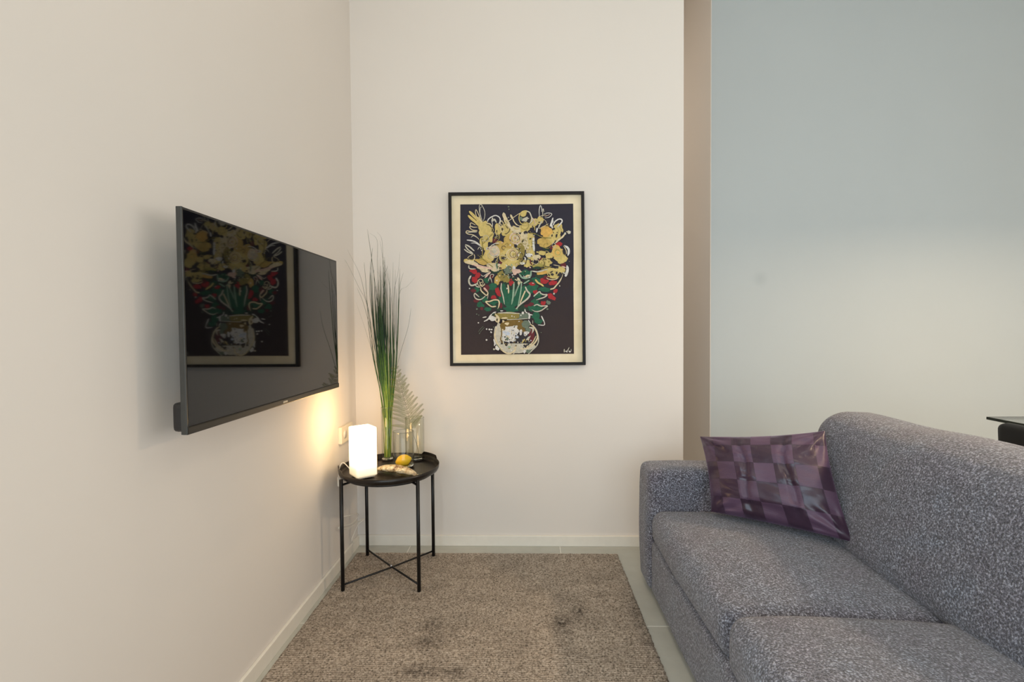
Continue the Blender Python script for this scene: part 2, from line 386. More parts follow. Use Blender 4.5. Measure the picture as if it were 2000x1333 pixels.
# ------------------------------------------------------------------ purple pillow
def satin():
    m, n, l, b = newmat('purple_satin', rough=.38, spec=.5)
    uv = n.new('ShaderNodeUVMap'); uv.uv_map = 'UVMap'
    sep = n.new('ShaderNodeSeparateXYZ'); l.new(uv.outputs[0], sep.inputs[0])
    def fl_(o, k, ph=0):
        a = n.new('ShaderNodeMath'); a.operation = 'MULTIPLY_ADD'; a.inputs[1].default_value = k; a.inputs[2].default_value = ph; l.new(o, a.inputs[0])
        f_ = n.new('ShaderNodeMath'); f_.operation = 'FLOOR'; l.new(a.outputs[0], f_.inputs[0]); return f_.outputs[0], a.outputs[0]
    fx, sx = fl_(sep.outputs[0], 6.3, .2); fy, sy = fl_(sep.outputs[1], 4.6, .1)
    cb = n.new('ShaderNodeCombineXYZ'); l.new(fx, cb.inputs[0]); l.new(fy, cb.inputs[1])
    wn = n.new('ShaderNodeTexWhiteNoise'); wn.noise_dimensions = '2D'; l.new(cb.outputs[0], wn.inputs['Vector'])
    ck = n.new('ShaderNodeMath'); ck.operation = 'ADD'; l.new(fx, ck.inputs[0]); l.new(fy, ck.inputs[1])
    md = n.new('ShaderNodeMath'); md.operation = 'PINGPONG'; md.inputs[1].default_value = 1; l.new(ck.outputs[0], md.inputs[0])
    av = n.new('ShaderNodeMath'); av.operation = 'MULTIPLY_ADD'; av.inputs[1].default_value = .55; l.new(md.outputs[0], av.inputs[0])
    hv = n.new('ShaderNodeMath'); hv.operation = 'MULTIPLY'; hv.inputs[1].default_value = .45; l.new(wn.outputs['Value'], hv.inputs[0]); l.new(hv.outputs[0], av.inputs[2])
    col = ramp(n, l, av.outputs[0], [(0, srgb(54, 37, 50)), (.5, srgb(66, 46, 63)), (1, srgb(92, 68, 89))])
    # fine ribs in every second patch
    wv = n.new('ShaderNodeTexWave'); wv.bands_direction = 'Y'; wv.inputs['Scale'].default_value = 26; wv.inputs['Distortion'].default_value = 1.5; l.new(uv.outputs[0], wv.inputs[0])
    rb = n.new('ShaderNodeMath'); rb.operation = 'MULTIPLY'; l.new(wv.outputs['Fac'], rb.inputs[0]); l.new(md.outputs[0], rb.inputs[1])
    # stitched seams
    def seam(o):
        fr = n.new('ShaderNodeMath'); fr.operation = 'PINGPONG'; fr.inputs[1].default_value = .5; l.new(o, fr.inputs[0])
        ls = n.new('ShaderNodeMath'); ls.operation = 'LESS_THAN'; ls.inputs[1].default_value = .022; l.new(fr.outputs[0], ls.inputs[0]); return ls.outputs[0]
    mxs = n.new('ShaderNodeMath'); mxs.operation = 'MAXIMUM'; l.new(seam(sx), mxs.inputs[0]); l.new(seam(sy), mxs.inputs[1])
    mc = n.new('ShaderNodeMix'); mc.data_type = 'RGBA'; mc.blend_type = 'MULTIPLY'; l.new(mxs.outputs[0], mc.inputs[0]); l.new(col, mc.inputs[6]); mc.inputs[7].default_value = (.75, .72, .76, 1)
    l.new(mc.outputs[2], b.inputs['Base Color'])
    rr = n.new('ShaderNodeMapRange'); rr.inputs[3].default_value = .30; rr.inputs[4].default_value = .5; l.new(md.outputs[0], rr.inputs[0]); l.new(rr.outputs[0], b.inputs['Roughness'])
    nz = noise(n, l, uv.outputs[0], 9, 3); s1 = n.new('ShaderNodeMath'); s1.operation = 'MULTIPLY_ADD'; s1.inputs[1].default_value = .15; l.new(rb.outputs[0], s1.inputs[0]); l.new(nz, s1.inputs[2])
    s2 = n.new('ShaderNodeMath'); s2.operation = 'SUBTRACT'; l.new(s1.outputs[0], s2.inputs[0]); l.new(mxs.outputs[0], s2.inputs[1])
    bump(n, l, b, s2.outputs[0], .35, .004)
    b.inputs['Anisotropic'].default_value = .4
    b.inputs['Sheen Weight'].default_value = .35; b.inputs['Sheen Tint'].default_value = srgb(190, 160, 200); b.inputs['Sheen Roughness'].default_value = .4
    return m
M_SATIN = satin()
TL = P(1367, 853, Y=2.10); TR = P(1611, 842, Y=1.86); BL = P(1389, 1000, Y=1.965); BR = P(1667, 1060, Y=1.665)
def pillow():
    n = 60; V = []; UV = []; F = []
    nrm = np.cross(TR-BL, TL-BR); nrm /= np.linalg.norm(nrm)
    if nrm[1] > 0: nrm = -nrm
    def pos(u, v, side):
        s, t = u*2-1, v*2-1
        # pinched edges
        uu = .5+s*.5*(1-.055*(1-t*t)); vv = .5+t*.5*(1-(.07 if t > 0 else .03)*(1-s*s))
        p = (BL*(1-uu)+BR*uu)*(1-vv)+(TL*(1-uu)+TR*uu)*vv
        e = max(0, 1-abs(s)**2.6)*max(0, 1-abs(t)**2.6); th = .082*e**.55
        wr = 0
        # puckered tucks and creases
        for uc, a, w_ in ((.36, .022, .016), (.70, .024, .014)):
            uc2 = uc+.015*math.sin(v*9+uc*7); wr -= a*math.exp(-((u-uc2)/w_)**2)*min(1, 4*v*(1-v)+.15)
            for vk, ph in ((.72, 0), (.45, 1), (.2, 2)):
                dd = abs(u-uc2); wr += .011*math.exp(-((v-vk-.02*math.sin(dd*30+ph))/.016)**2)*math.exp(-dd/.07)
        wr += .010*mnoise.noise(Vector((u*2.5, v*7+u*2, 3.3)))+.004*mnoise.noise(Vector((u*9+v*4, v*16, 1.3)))
        # folds running in from the corners
        for cu, cv in ((0, 0), (1, 0), (0, 1), (1, 1)):
            r_ = math.hypot(u-cu, v-cv); an = math.atan2(abs(v-cv), abs(u-cu)); wr += .007*math.sin(an*11+cu*2+cv)*math.exp(-((r_-.2)/.12)**2)
        return p+nrm*side*(th+wr*min(1, e*6) if side > 0 else th*.8)
    for side in (1, -1):
        k = len(V)
        for j in range(n+1):
            for i in range(n+1):
                u, v = .5-.5*math.cos(math.pi*i/n), .5-.5*math.cos(math.pi*j/n)
                V.append(pos(u, v, side)); UV.append((u, v))
        for j in range(n):
            for i in range(n):
                a = k+j*(n+1)+i; q = (a, a+1, a+n+2, a+n+1); F.append(q if side < 0 else q[::-1])
    V = np.array(V)
    e = mesh('throw_pillow', V, F, M_SATIN, None)
    bm = bmesh.new(); bm.from_mesh(e.data); uvl = bm.loops.layers.uv.new('UVMap')
    bm.verts.ensure_lookup_table()
    for fc in bm.faces:
        for lp in fc.loops: lp[uvl].uv = UV[lp.vert.index]
    bmesh.ops.remove_doubles(bm, verts=bm.verts, dist=.0004); bmesh.ops.recalc_face_normals(bm, faces=bm.faces)
    bm.to_mesh(e.data); bm.free()
    return tag(e, 'purple patchwork satin throw pillow leaning in the sofa corner', 'pillow')
pillow()

# ------------------------------------------------------------------ rug
def rug():
    x0, x1, y0, y1 = -.872, .455, -.6, 2.468
    pitch = .0052; nx = int((x1-x0)/.0062); ny = int((y1-y0)/pitch)
    ix, iy = np.meshgrid(np.arange(nx+1), np.arange(ny+1))
    X = x0+(x1-x0)*ix/nx; Y = y0+(y1-y0)*iy/ny
    row = np.where(iy % 2 == 0, 1., 0.)
    rnd = rng.random(X.shape)
    tuft = .55*row+.45*rnd
    # rectangles of slightly lower loops, as the weave has
    blk = rng.random((ny//9+2, nx//14+2))[iy//9, ix//14]
    tuft = np.clip(tuft*(.75+.35*blk), 0, 1)
    Z = .007+.005*tuft
    edge = (ix == 0) | (ix == nx) | (iy == 0) | (iy == ny)
    X = X+(rng.random(X.shape)-.5)*.0022; Y = Y+(rng.random(X.shape)-.5)*.0018
    X[:, 0] += (rng.random(ny+1)-.5)*.005; X[:, -1] += (rng.random(ny+1)-.5)*.006
    Y[-1] += (rng.random(nx+1)-.5)*.006
    Z[edge] = .0008
    V = np.stack([X, Y, Z], -1).reshape(-1, 3)
    idx = np.arange((nx+1)*(ny+1)).reshape(ny+1, nx+1)
    F = np.stack([idx[:-1, :-1], idx[:-1, 1:], idx[1:, 1:], idx[1:, :-1]], -1).reshape(-1, 4)
    o = mesh('area_rug', V, F.tolist(), M_RUG, None, True)
    tag(o, 'taupe looped wool area rug lying on the grey floor tiles', 'rug')
    a = o.data.attributes.new('tuft', 'FLOAT', 'POINT'); a.data.foreach_set('value', tuft.reshape(-1).astype(np.float32))
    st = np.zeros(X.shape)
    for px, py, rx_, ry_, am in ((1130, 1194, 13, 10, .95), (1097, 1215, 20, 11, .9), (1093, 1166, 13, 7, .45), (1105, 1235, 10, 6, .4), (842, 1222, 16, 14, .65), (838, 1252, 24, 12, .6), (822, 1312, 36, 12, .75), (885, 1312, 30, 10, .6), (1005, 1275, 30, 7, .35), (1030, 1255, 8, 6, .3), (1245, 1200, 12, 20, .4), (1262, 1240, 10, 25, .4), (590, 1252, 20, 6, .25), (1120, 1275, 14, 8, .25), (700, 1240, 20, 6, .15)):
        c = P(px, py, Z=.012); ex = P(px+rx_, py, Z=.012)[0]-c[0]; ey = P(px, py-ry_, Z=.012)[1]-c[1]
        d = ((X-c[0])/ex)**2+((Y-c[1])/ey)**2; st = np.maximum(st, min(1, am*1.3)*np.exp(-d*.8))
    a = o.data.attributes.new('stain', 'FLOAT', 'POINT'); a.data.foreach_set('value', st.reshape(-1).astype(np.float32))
rug()

# ------------------------------------------------------------------ television
def screen_mat():
    m, n, l, b = newmat('screen_glass', srgb(6, 6, 7), .035, 0, .5); b.inputs['IOR'].default_value = 1.5
    b.inputs['Coat Weight'].default_value = .0; b.inputs['Coat Roughness'].default_value = .05
    bump(n, l, b, noise(n, l, coords(n, l), 3, 1), .02, .002); return m
TX = -.795
TY0 = float(P(359, 620, X=TX)[1]); TY1 = float(P(659, 620, X=TX)[1]); TZ0 = float(P(364, 852, X=TX)[2]); TZ1 = float(P(364.5, 406.5, X=TX)[2])
tv = empty('television', (WX, (TY0+TY1)/2, TZ0), 'black flat screen television mounted on the left wall', 'television')
M_TVB = simple('tv_casing', (34, 32, 32), .38, .1, var=.1, bs=.05); M_TVF = simple('tv_bezel', (58, 54, 48), .3, .6, var=.05, bs=0)
bbox('panel', (TX-.012, TX, TY0, TY1, TZ0+.012, TZ1), M_TVB, tv, .002)
bbox('screen', (TX-.001, TX+.0006, TY0+.006, TY1-.005, TZ0+.022, TZ1-.006), screen_mat(), tv, 0)
bbox('bottom_bezel', (TX-.012, TX+.003, TY0, TY1, TZ0+.001, TZ0+.020), M_TVF, tv, .003)
bbox('edge_trim', (TX-.0125, TX+.001, TY0-.001, TY0+.004, TZ0+.002, TZ1), simple('tv_trim', (74, 74, 72), .35, .6, bs=0), tv, .0008)
bbox('rear_housing', (TX-.045, TX-.011, TY0+.012, TY1-.08, TZ0+.005, TZ0+.075), M_TVB, tv, .012, 3)
bbox('rear_housing', (TX-.035, TX-.011, TY0+.16, TY1-.16, TZ0+.07, TZ1-.10), M_TVB, tv, .012, 3)
bbox('maker_mark', (TX+.0025, TX+.0036, P(556, 790, X=TX)[1]-.014, P(556, 790, X=TX)[1]+.014, TZ0+.007, TZ0+.013), simple('pale_mark', (190, 180, 160), .3, .5), tv, .0005)
bbox('wall_bracket', (WX+.0005, TX-.03, (TY0+TY1)/2-.12, (TY0+TY1)/2+.12, TZ0+.2, TZ0+.36), M_BLACK, tv, .003)

# ------------------------------------------------------------------ tray table
feet = [P(668.5, 1152, Z=.012), P(816, 1156, Z=.012), P(720.5, 1084, Z=.012), P(848, 1087, Z=.012)]
tc = sum(feet)/4; TCX, TCY = float(tc[0]), float(tc[1]); hs = .167; FZ = .0115
tb = empty('tray_table', (TCX, TCY, FZ), 'round black metal tray table with four thin legs in the corner', 'table')
TF = .494; RR = .2245
prof = [(0, TF-.003), (RR-.012, TF-.003), (RR-.004, TF), (RR, TF+.008), (RR+.002, TF+.022), (RR+.0035, TF+.022), (RR+.002, TF+.006), (RR-.003, TF-.004), (RR-.012, TF-.008), (0, TF-.008)]
v, f = lathe(TCX, TCY, prof, 96); mesh('tray', v, f, M_TRAY, tb)
def rim_handle(a0, a1):
    g = G(); n = 16; pts = []
    for i in range(n+1):
        t = i/n; a = a0+(a1-a0)*t; hgt = .014*min(1, math.sin(math.pi*t)*3)
        pts.append((TCX+(RR+.003)*math.cos(a), TCY+(RR+.003)*math.sin(a), TF+.0225+hgt))
    V = []; F = []
    for i, p in enumerate(pts):
        for (dr, dz) in ((-.001, None), (.001, None)):
            cx, cy = p[0]-TCX, p[1]-TCY; L = math.hypot(cx, cy)
            V.append((p[0]+cx/L*dr, p[1]+cy/L*dr, TF+.0205)); V.append((p[0]+cx/L*dr, p[1]+cy/L*dr, p[2]))
    for i in range(n):
        k = 4*i; F += [(k, k+4, k+5, k+1), (k+2, k+3, k+7, k+6), (k+1, k+5, k+7, k+3)]
    mesh('rim_handle', V, F, M_TRAY, tb, False)
rim_handle(math.radians(28), math.radians(62)); rim_handle(math.radians(190), math.radians(224))
for sx in (-1, 1):
    for sy in (-1, 1):
        x, y = TCX+sx*hs, TCY+sy*hs
        v, f = tube([(x, y, FZ), (x, y, TF+.004)], .0082, 14); mesh('leg', v, f, M_BLACK, tb)
        # bracket arms from leg to the support ring under the tray
        a = math.atan2(sy, sx); R1 = RR-.03
        pts = [(x, y, TF-.018), (TCX+(hs*1.414-.01)*math.cos(a), TCY+(hs*1.414-.01)*math.sin(a), TF-.019), (TCX+R1*math.cos(a), TCY+R1*math.sin(a), TF-.016)]
        v, f = tube(pts, .005, 8); mesh('bracket', v, f, M_BLACK, tb)
rg = [(TCX+(RR-.03)*math.cos(2*math.pi*k/64), TCY+(RR-.03)*math.sin(2*math.pi*k/64), TF-.014) for k in range(64)]
v, f = tube(rg, .0055, 8, closed=True); mesh('support_ring', v, f, M_BLACK, tb)
for s, dz in ((1, 0), (-1, .004)):
    v, f = tube([(TCX-hs, TCY-s*hs, FZ+.024+dz), (TCX, TCY, FZ+.021+dz), (TCX+hs, TCY+s*hs, FZ+.024+dz)], .0042, 8); mesh('cross_bar', v, f, M_BLACK, tb)
v, f = lathe(TCX, TCY, [(0, FZ+.033), (.004, FZ+.0325), (.0055, FZ+.030), (.0055, FZ+.026)], 16); mesh('screw', v, f, M_CHROME, tb)

# ------------------------------------------------------------------ table lamp
LC = (P(709, 900, Y=2.165)[0], 2.165); LX, LY = float(LC[0]), 2.165; LH = .222
def lamp_mat():
    m, n, l, b = newmat('lit_frosted_glass', (.9, .86, .78, 1), .45)
    sep = n.new('ShaderNodeSeparateXYZ'); l.new(coords(n, l), sep.inputs[0])
    mr = n.new('ShaderNodeMapRange'); mr.inputs[1].default_value = 0; mr.inputs[2].default_value = LH; l.new(sep.outputs[2], mr.inputs[0])
    cr = ramp(n, l, mr.outputs[0], [(0, (.13, .10, .05, 1)), (.17, (.20, .16, .09, 1)), (.36, (1, .72, .38, 1)), (.8, (1, .74, .42, 1)), (1, (.75, .56, .34, 1))])
    l.new(cr, b.inputs['Emission Color']); b.inputs['Emission Strength'].default_value = 3.8; return m
lp = empty('table_lamp', (LX, LY, TF), 'glowing white square block table lamp on the tray table', 'lamp')
hl = .0475; ang = math.radians(40)
def rotz(q):
    x, y = q[0]-LX, q[1]-LY; return np.array([LX+x*math.cos(ang)-y*math.sin(ang), LY+x*math.sin(ang)+y*math.cos(ang), q[2]])
v, f = soft_box((LX-hl, LX+hl, LY-hl, LY+hl, TF+.006, TF+LH), .006, (0, 0, 0), .01, fn=rotz); mesh('glass_shade', v, f, lamp_mat(), lp)
v, f = soft_box((LX-hl*.85, LX+hl*.85, LY-hl*.85, LY+hl*.85, TF, TF+.008), .002, (0, 0, 0), .02, fn=rotz); mesh('base', v, f, M_WPLAST, lp)
pl = bpy.data.lights.new('added_lamp_fill', 'POINT'); pl.energy = 2.6; pl.color = (1, .60, .24); pl.shadow_soft_size = .05
# added point light floating above the opaque shade, warms the walls
plo = bpy.data.objects.new('added_lamp_fill_light', pl); COL.objects.link(plo); plo.parent = lp; plo.location = (0, 0, LH+.05)

# cord of the lamp with inline switch
cp = [np.array([LX-.035, LY-.01, TF+.006]), P(672, 905, Y=2.19), P(664, 912, Y=2.19), P(661, 930, Y=2.20), P(663, 950, Y=2.22), P(668, 985, Y=2.26), P(664, 1003, Y=2.28),
      P(664, 1009, Y=2.3), P(680, 1008, Y=2.32), P(699, 1004, Y=2.40), P(697, 1013, Y=2.42), P(685, 1024, Y=2.36), P(664, 1029, Y=2.28), P(663, 1034, Y=2.28), P(684, 1030, Y=2.36), P(702, 1018, Y=2.46), P(712, 1014, Y=2.5), P(700, 1025, Y=2.47), P(692, 1042, Y=2.44), P(687, 1055, Y=2.42), P(690, 1062, Y=2.44)]
cp = [np.array([max(q[0], WX+.018), q[1], q[2]]) for q in cp]
ce = empty('lamp_cord', tuple(cp[3]), 'thin white lamp cord hanging in loops behind the table legs', 'cord')
v, f = tube(smoothpts(cp, 6), .0022, 6); mesh('cable', v, f, M_WPLAST, ce)
q = cp[4]; v, f = soft_box((q[0]-.008, q[0]+.008, q[1]-.01, q[1]+.01, q[2]-.002, q[2]+.045), .006, res=.006); mesh('inline_switch', v, f, M_WPLAST, ce)

# wall socket behind the lamp
s0 = P(668, 836, X=WX+.02); s1 = P(690, 829, X=WX+.02); sz0 = P(670, 868, X=WX+.02)[2]
ws = empty('wall_socket', (WX, (s0[1]+s1[1])/2, sz0), 'cream double wall socket behind the glowing lamp', 'socket')
bbox('cover_plate', (WX, WX+.018, s0[1], s1[1], sz0, s0[2]), simple('socket_cream', (222, 212, 192), .5, var=.03), ws, .003)
ym = (s0[1]+s1[1])/2
for yy in (ym-.034, ym+.034):
    v, f = tube([(WX+.0185, yy, (sz0+s0[2])/2), (WX+.0195, yy, (sz0+s0[2])/2)], .021, 20); mesh('socket_face', v, f, M_WPLAST, ws)

# ------------------------------------------------------------------ glass vases
def vase(x, y, r, h, label, thick=.0028, base=.012):
    e = empty('glass_vase', (x, y, TF), label, 'vase')
    z0 = TF+.0005
    pr_ = [(0, z0+base), (r-thick-.004, z0+base), (r-thick, z0+base+.004), (r-thick, z0+h-.001), (r-thick/2, z0+h+.0005), (r, z0+h-.001), (r, z0+.004), (r-.003, z0), (0, z0)]
    v, f = lathe(x, y, pr_[:7], 64); mesh('body', v, f, M_GLASS, e)
    v, f = lathe(x, y, [(0, z0), (r-.003, z0), (r-.0004, z0+.004), (r-.0004, z0+base-.002), (r-thick-.004, z0+base), (0, z0+base)][::-1], 64); mesh('thick_base', v, f, M_TGLASS, e)
    v, f = tube([(x+(r-thick/2)*math.cos(t), y+(r-thick/2)*math.sin(t), z0+h) for t in np.arange(48)/48*2*math.pi], thick*.55, 6, closed=True); mesh('rim', v, f, M_TGLASS, e)
    return e
V1 = P(757, 899, Z=TF); V2 = P(788.5, 912, Z=TF); V3 = P(809, 899, Z=TF)
v1x, v1y = V1[0], V1[1]; v2x, v2y = V2[0], V2[1]; v3x, v3y = V3[0]+.002, V3[1]+.01
vase(v1x, v1y, .0285, P(757, 796, Y=v1y)[2]-TF, 'tall narrow glass vase holding the bundle of green grass')
vase(v2x, v2y, .049, P(788, 843, Y=v2y)[2]-TF, 'short wide glass vase with the lemon inside')
vase(v3x, v3y, .047, P(808, 816, Y=v3y)[2]-TF, 'tall wide glass vase holding the pale fern sprig')

# lemon in the wide vase
def lemon():
    c = P(788, 900, Y=v2y-.008); e = empty('lemon', (c[0], c[1], c[2]-.0345), 'bright yellow lemon lying inside the short wide glass vase', 'lemon')
    m, n, l, b = newmat('lemon_skin', srgb(232, 186, 30), .38); co = coords(n, l)
    l.new(ramp(n, l, noise(n, l, co, 14), [(.3, srgb(255, 188, 14)), (.7, srgb(255, 214, 50))]), b.inputs['Base Color'])
    vo = n.new('ShaderNodeTexVoronoi'); vo.inputs['Scale'].default_value = 380; l.new(co, vo.inputs[0]); bump(n, l, b, vo.outputs['Distance'], .25, .0015)
    b.inputs['Subsurface Weight'].default_value = .1; b.inputs['Subsurface Radius'].default_value = (.01, .008, .002)
    V = []; F = []; nu, nv = 32, 24; ax = Vector((.93, .2, .22)).normalized(); s = ax.orthogonal().normalized(); t = ax.cross(s)
    for j in range(nv+1):
        a = math.pi*j/nv; xx = -math.cos(a); r = math.sin(a)**.92*.0275; L = .0335*xx+(.005*math.copysign(1, xx)*max(0, abs(xx)-.9)/.1)
        for i in range(nu):
            q = 2*math.pi*i/nu; V.append(Vector(c)+ax*L+(s*math.cos(q)+t*math.sin(q))*r)
    for j in range(nv):
        for i in range(nu): F.append((j*nu+i, j*nu+(i+1) % nu, (j+1)*nu+(i+1) % nu, (j+1)*nu+i))
    mesh('fruit', [tuple(p) for p in V], F, m, e)
    v, f = tube([tuple(Vector(c)+ax*.038), tuple(Vector(c)+ax*.0415)], [.0035, .002], 8); mesh('stem_nub', v, f, simple('lemon_stem', (110, 110, 50), .8), e)
lemon()

# cellophane packet at the front of the tray
def packet():
    a = P(741, 914, Z=TF+.016); b = P(812, 927, Z=TF+.010); e = empty('wrapped_packet', ((a[0]+b[0])/2, (a[1]+b[1])/2, TF), 'small beige cellophane wrapped packet lying on the tray edge', 'packet')
    m, n, l, bs = newmat('crinkled_wrap', rough=.18); co = coords(n, l)
    l.new(ramp(n, l, noise(n, l, co, 42, 3), [(.36, srgb(120, 84, 54)), (.47, srgb(196, 170, 128)), (.62, srgb(226, 210, 176))]), bs.inputs['Base Color'])
    vo = n.new('ShaderNodeTexVoronoi'); vo.inputs['Scale'].default_value = 90; l.new(co, vo.inputs[0]); bump(n, l, bs, vo.outputs['Distance'], .8, .004); bs.inputs['Coat Weight'].default_value = .6
    d = b-a; L = np.linalg.norm(d[:2]); d2 = d[:2]/L; nrm = np.array([-d2[1], d2[0]]); V = []; F = []; nu, nv = 28, 16
    for i in range(nu+1):
        t = i/nu; wd = .026*(math.sin(math.pi*min(1, t*.82+.16))**.45); hh = .017*(math.sin(math.pi*min(1, t*.86+.1))**.5)+.001
        for j in range(nv):
            q = 2*math.pi*j/nv; rr_ = 1+.13*mnoise.noise(Vector((t*9, math.cos(q)*2, math.sin(q)*2)))
            z = TF+.0015+hh*(1+math.sin(q)*rr_); p = a[:2]+d2*L*t+nrm*wd*math.cos(q)*rr_+nrm*.006*math.sin(t*3)
            V.append((p[0], p[1], max(TF+.001, z)))
    for i in range(nu):
        for j in range(nv): F.append((i*nv+j, i*nv+(j+1) % nv, (i+1)*nv+(j+1) % nv, (i+1)*nv+j))
    F += [tuple(range(nv))[::-1], tuple(range(nu*nv, nu*nv+nv))]
    mesh('pouch', V, F, m, e)
    # flattened crimped end flap
    pts = []
    for i in range(7):
        for j in range(5):
            p = b[:2]+d2*(i/6*.02-.004)+nrm*((j-2)/2*(.016+.008*i/6)); pts.append((p[0], p[1], TF+.006+.004*math.sin(j*2.1+i)*(i/6)))
    mesh('end_flap', pts, [(i*5+j, i*5+j+1, (i+1)*5+j+1, (i+1)*5+j) for i in range(6) for j in range(4)], m, e)
packet()

# ------------------------------------------------------------------ grass bundle
def leaf_mat(name, lo, mid, hi):
    m, n, l, b = newmat(name, rough=.45); co = coords(n, l); sep = n.new('ShaderNodeSeparateXYZ'); l.new(co, sep.inputs[0])
    nz = noise(n, l, co, 40, 2); ad = n.new('ShaderNodeMath'); ad.operation = 'MULTIPLY_ADD'; ad.inputs[1].default_value = .25; l.new(nz, ad.inputs[0])
    mr = n.new('ShaderNodeMapRange'); mr.inputs[1].default_value = .0; mr.inputs[2].default_value = 1.15; l.new(sep.outputs[2], mr.inputs[0]); l.new(mr.outputs[0], ad.inputs[2])
    l.new(ramp(n, l, ad.outputs[0], [(.12, lo), (.42, mid), (.62, hi), (1, srgb(58, 72, 44))]), b.inputs['Base Color'])
    b.inputs['Subsurface Weight'].default_value = .0; return m
M_G1 = leaf_mat('grass_green', srgb(176, 186, 84), srgb(108, 142, 50), srgb(44, 84, 34))
M_G2 = leaf_mat('grass_dark', srgb(120, 146, 60), srgb(48, 90, 38), srgb(22, 50, 28))
gr = empty('grass_bunch', (v1x, v1y, TF+.014), 'tall bunch of thin green grass blades in the narrow vase', 'plant')
def blade(pxs, r=.0016, dep=0, mat=M_G1, br=None):
    a = random.uniform(0, 2*math.pi); rb = .019*math.sqrt(random.random()) if br is None else br
    b0 = np.array([v1x+rb*math.cos(a)*.8, v1y+rb*math.sin(a)*.8, TF+.014+random.random()*.006])
    pts = [b0]
    for i, (x, y) in enumerate(pxs):
        k = max(0, (800-y)/350)
        dy = rb*math.sin(a)*.9*(1-min(1, k*2))+dep*k
        p = P(x, y, Y=v1y+dy)
        p[1] = min(p[1], WY-.02)
        pts.append(p)
    sp = smoothpts(pts, 5); n = len(sp)
    V = []; F = []; sd = random.uniform(0, 3.14)
    for i, p in enumerate(sp):
        t = i/(n-1); rad = r*(1-.8*t**1.6) if t < .98 else r*.1
        tw = sd+t*1.2
        for k in range(4):
            q = tw+k*math.pi/2; rr_ = rad*(1.15 if k % 2 == 0 else .6)
            V.append((p[0]+rr_*math.cos(q), p[1]+rr_*math.sin(q), p[2]))
    for i in range(n-1):
        for k in range(4): F.append((i*4+k, i*4+(k+1) % 4, i*4+4+(k+1) % 4, i*4+4+k))
    mesh('grass_blade', V, F, mat, gr)
KEY = [([(757, 796), (748, 700), (738, 600), (728, 520), (717.5, 448)], .0030, M_G2), ([(752, 796), (744, 690), (741, 600), (737, 520), (736.5, 470), (721, 455)], .002, M_G2),
       ([(760, 796), (753, 700), (750, 600), (748, 530), (746, 470), (736, 453)], .002, M_G2), ([(762, 796), (768, 700), (769, 580), (778, 530), (781, 492)], .0016, M_G2),
       ([(766, 796), (774, 700), (779, 600), (781, 560), (788, 532)], .0024, M_G1), ([(766, 796), (776, 680), (779, 600), (781, 525)], .0022, M_G1),
       ([(767, 796), (777, 660), (780, 575), (795, 560), (813, 540)], .0011, M_G1), ([(765, 810), (768, 750), (782, 690), (797, 640), (803, 602)], .0013, M_G2),
       ([(748, 796), (730, 700), (722, 620), (712, 575), (702, 535), (678, 487)], .0022, M_G2), ([(746, 796), (736, 710), (718, 600), (700, 560), (675, 510), (657, 493)], .0015, M_G2),
       ([(746, 796), (735, 720), (717, 655), (696, 592)], .0012, M_G1), ([(747, 796), (733, 690), (712, 600), (697, 562)], .0016, M_G1),
       ([(747, 796), (730, 690), (718, 600), (714, 545), (711, 512)], .0020, M_G1), ([(750, 796), (738, 700), (727, 620), (722, 560), (726, 500), (728, 484)], .0018, M_G2),
       ([(757, 796), (750, 680), (748, 600), (752, 540), (757, 520)], .0018, M_G2), ([(759, 796), (756, 690), (756, 600), (748, 510), (742, 470)], .0015, M_G2),
       ([(762, 796), (764, 690), (761, 600), (761, 560), (756, 518)], .0022, M_G1), ([(764, 796), (769, 700), (765, 590), (757, 540), (749, 508)], .0016, M_G2),
       ([(756, 796), (752, 690), (753, 600), (748, 560), (738, 530)], .0016, M_G2)]
for pts_, r_, m_ in KEY: blade(pts_, r_, random.uniform(-.03, .06), m_)
for i in range(104):
    tx_ = min(max(random.gauss(745, 15), 716), 779); ty_ = random.uniform(505, 650)-(12 if tx_ < 755 else -5)
    if i < 46: tx_ = random.gauss(737, 6); ty_ = random.uniform(545, 640)
    bx_ = 757+(tx_-747)*.28
    blade([(bx_, 796), (bx_+(tx_-757)*.42+random.uniform(-2, 2), 705), (bx_+(tx_-bx_)*.85, (705+ty_)/2), (tx_, ty_)], random.uniform(.0019, .0034), random.uniform(-.05, .06), M_G1 if random.random() < .45 else M_G2)

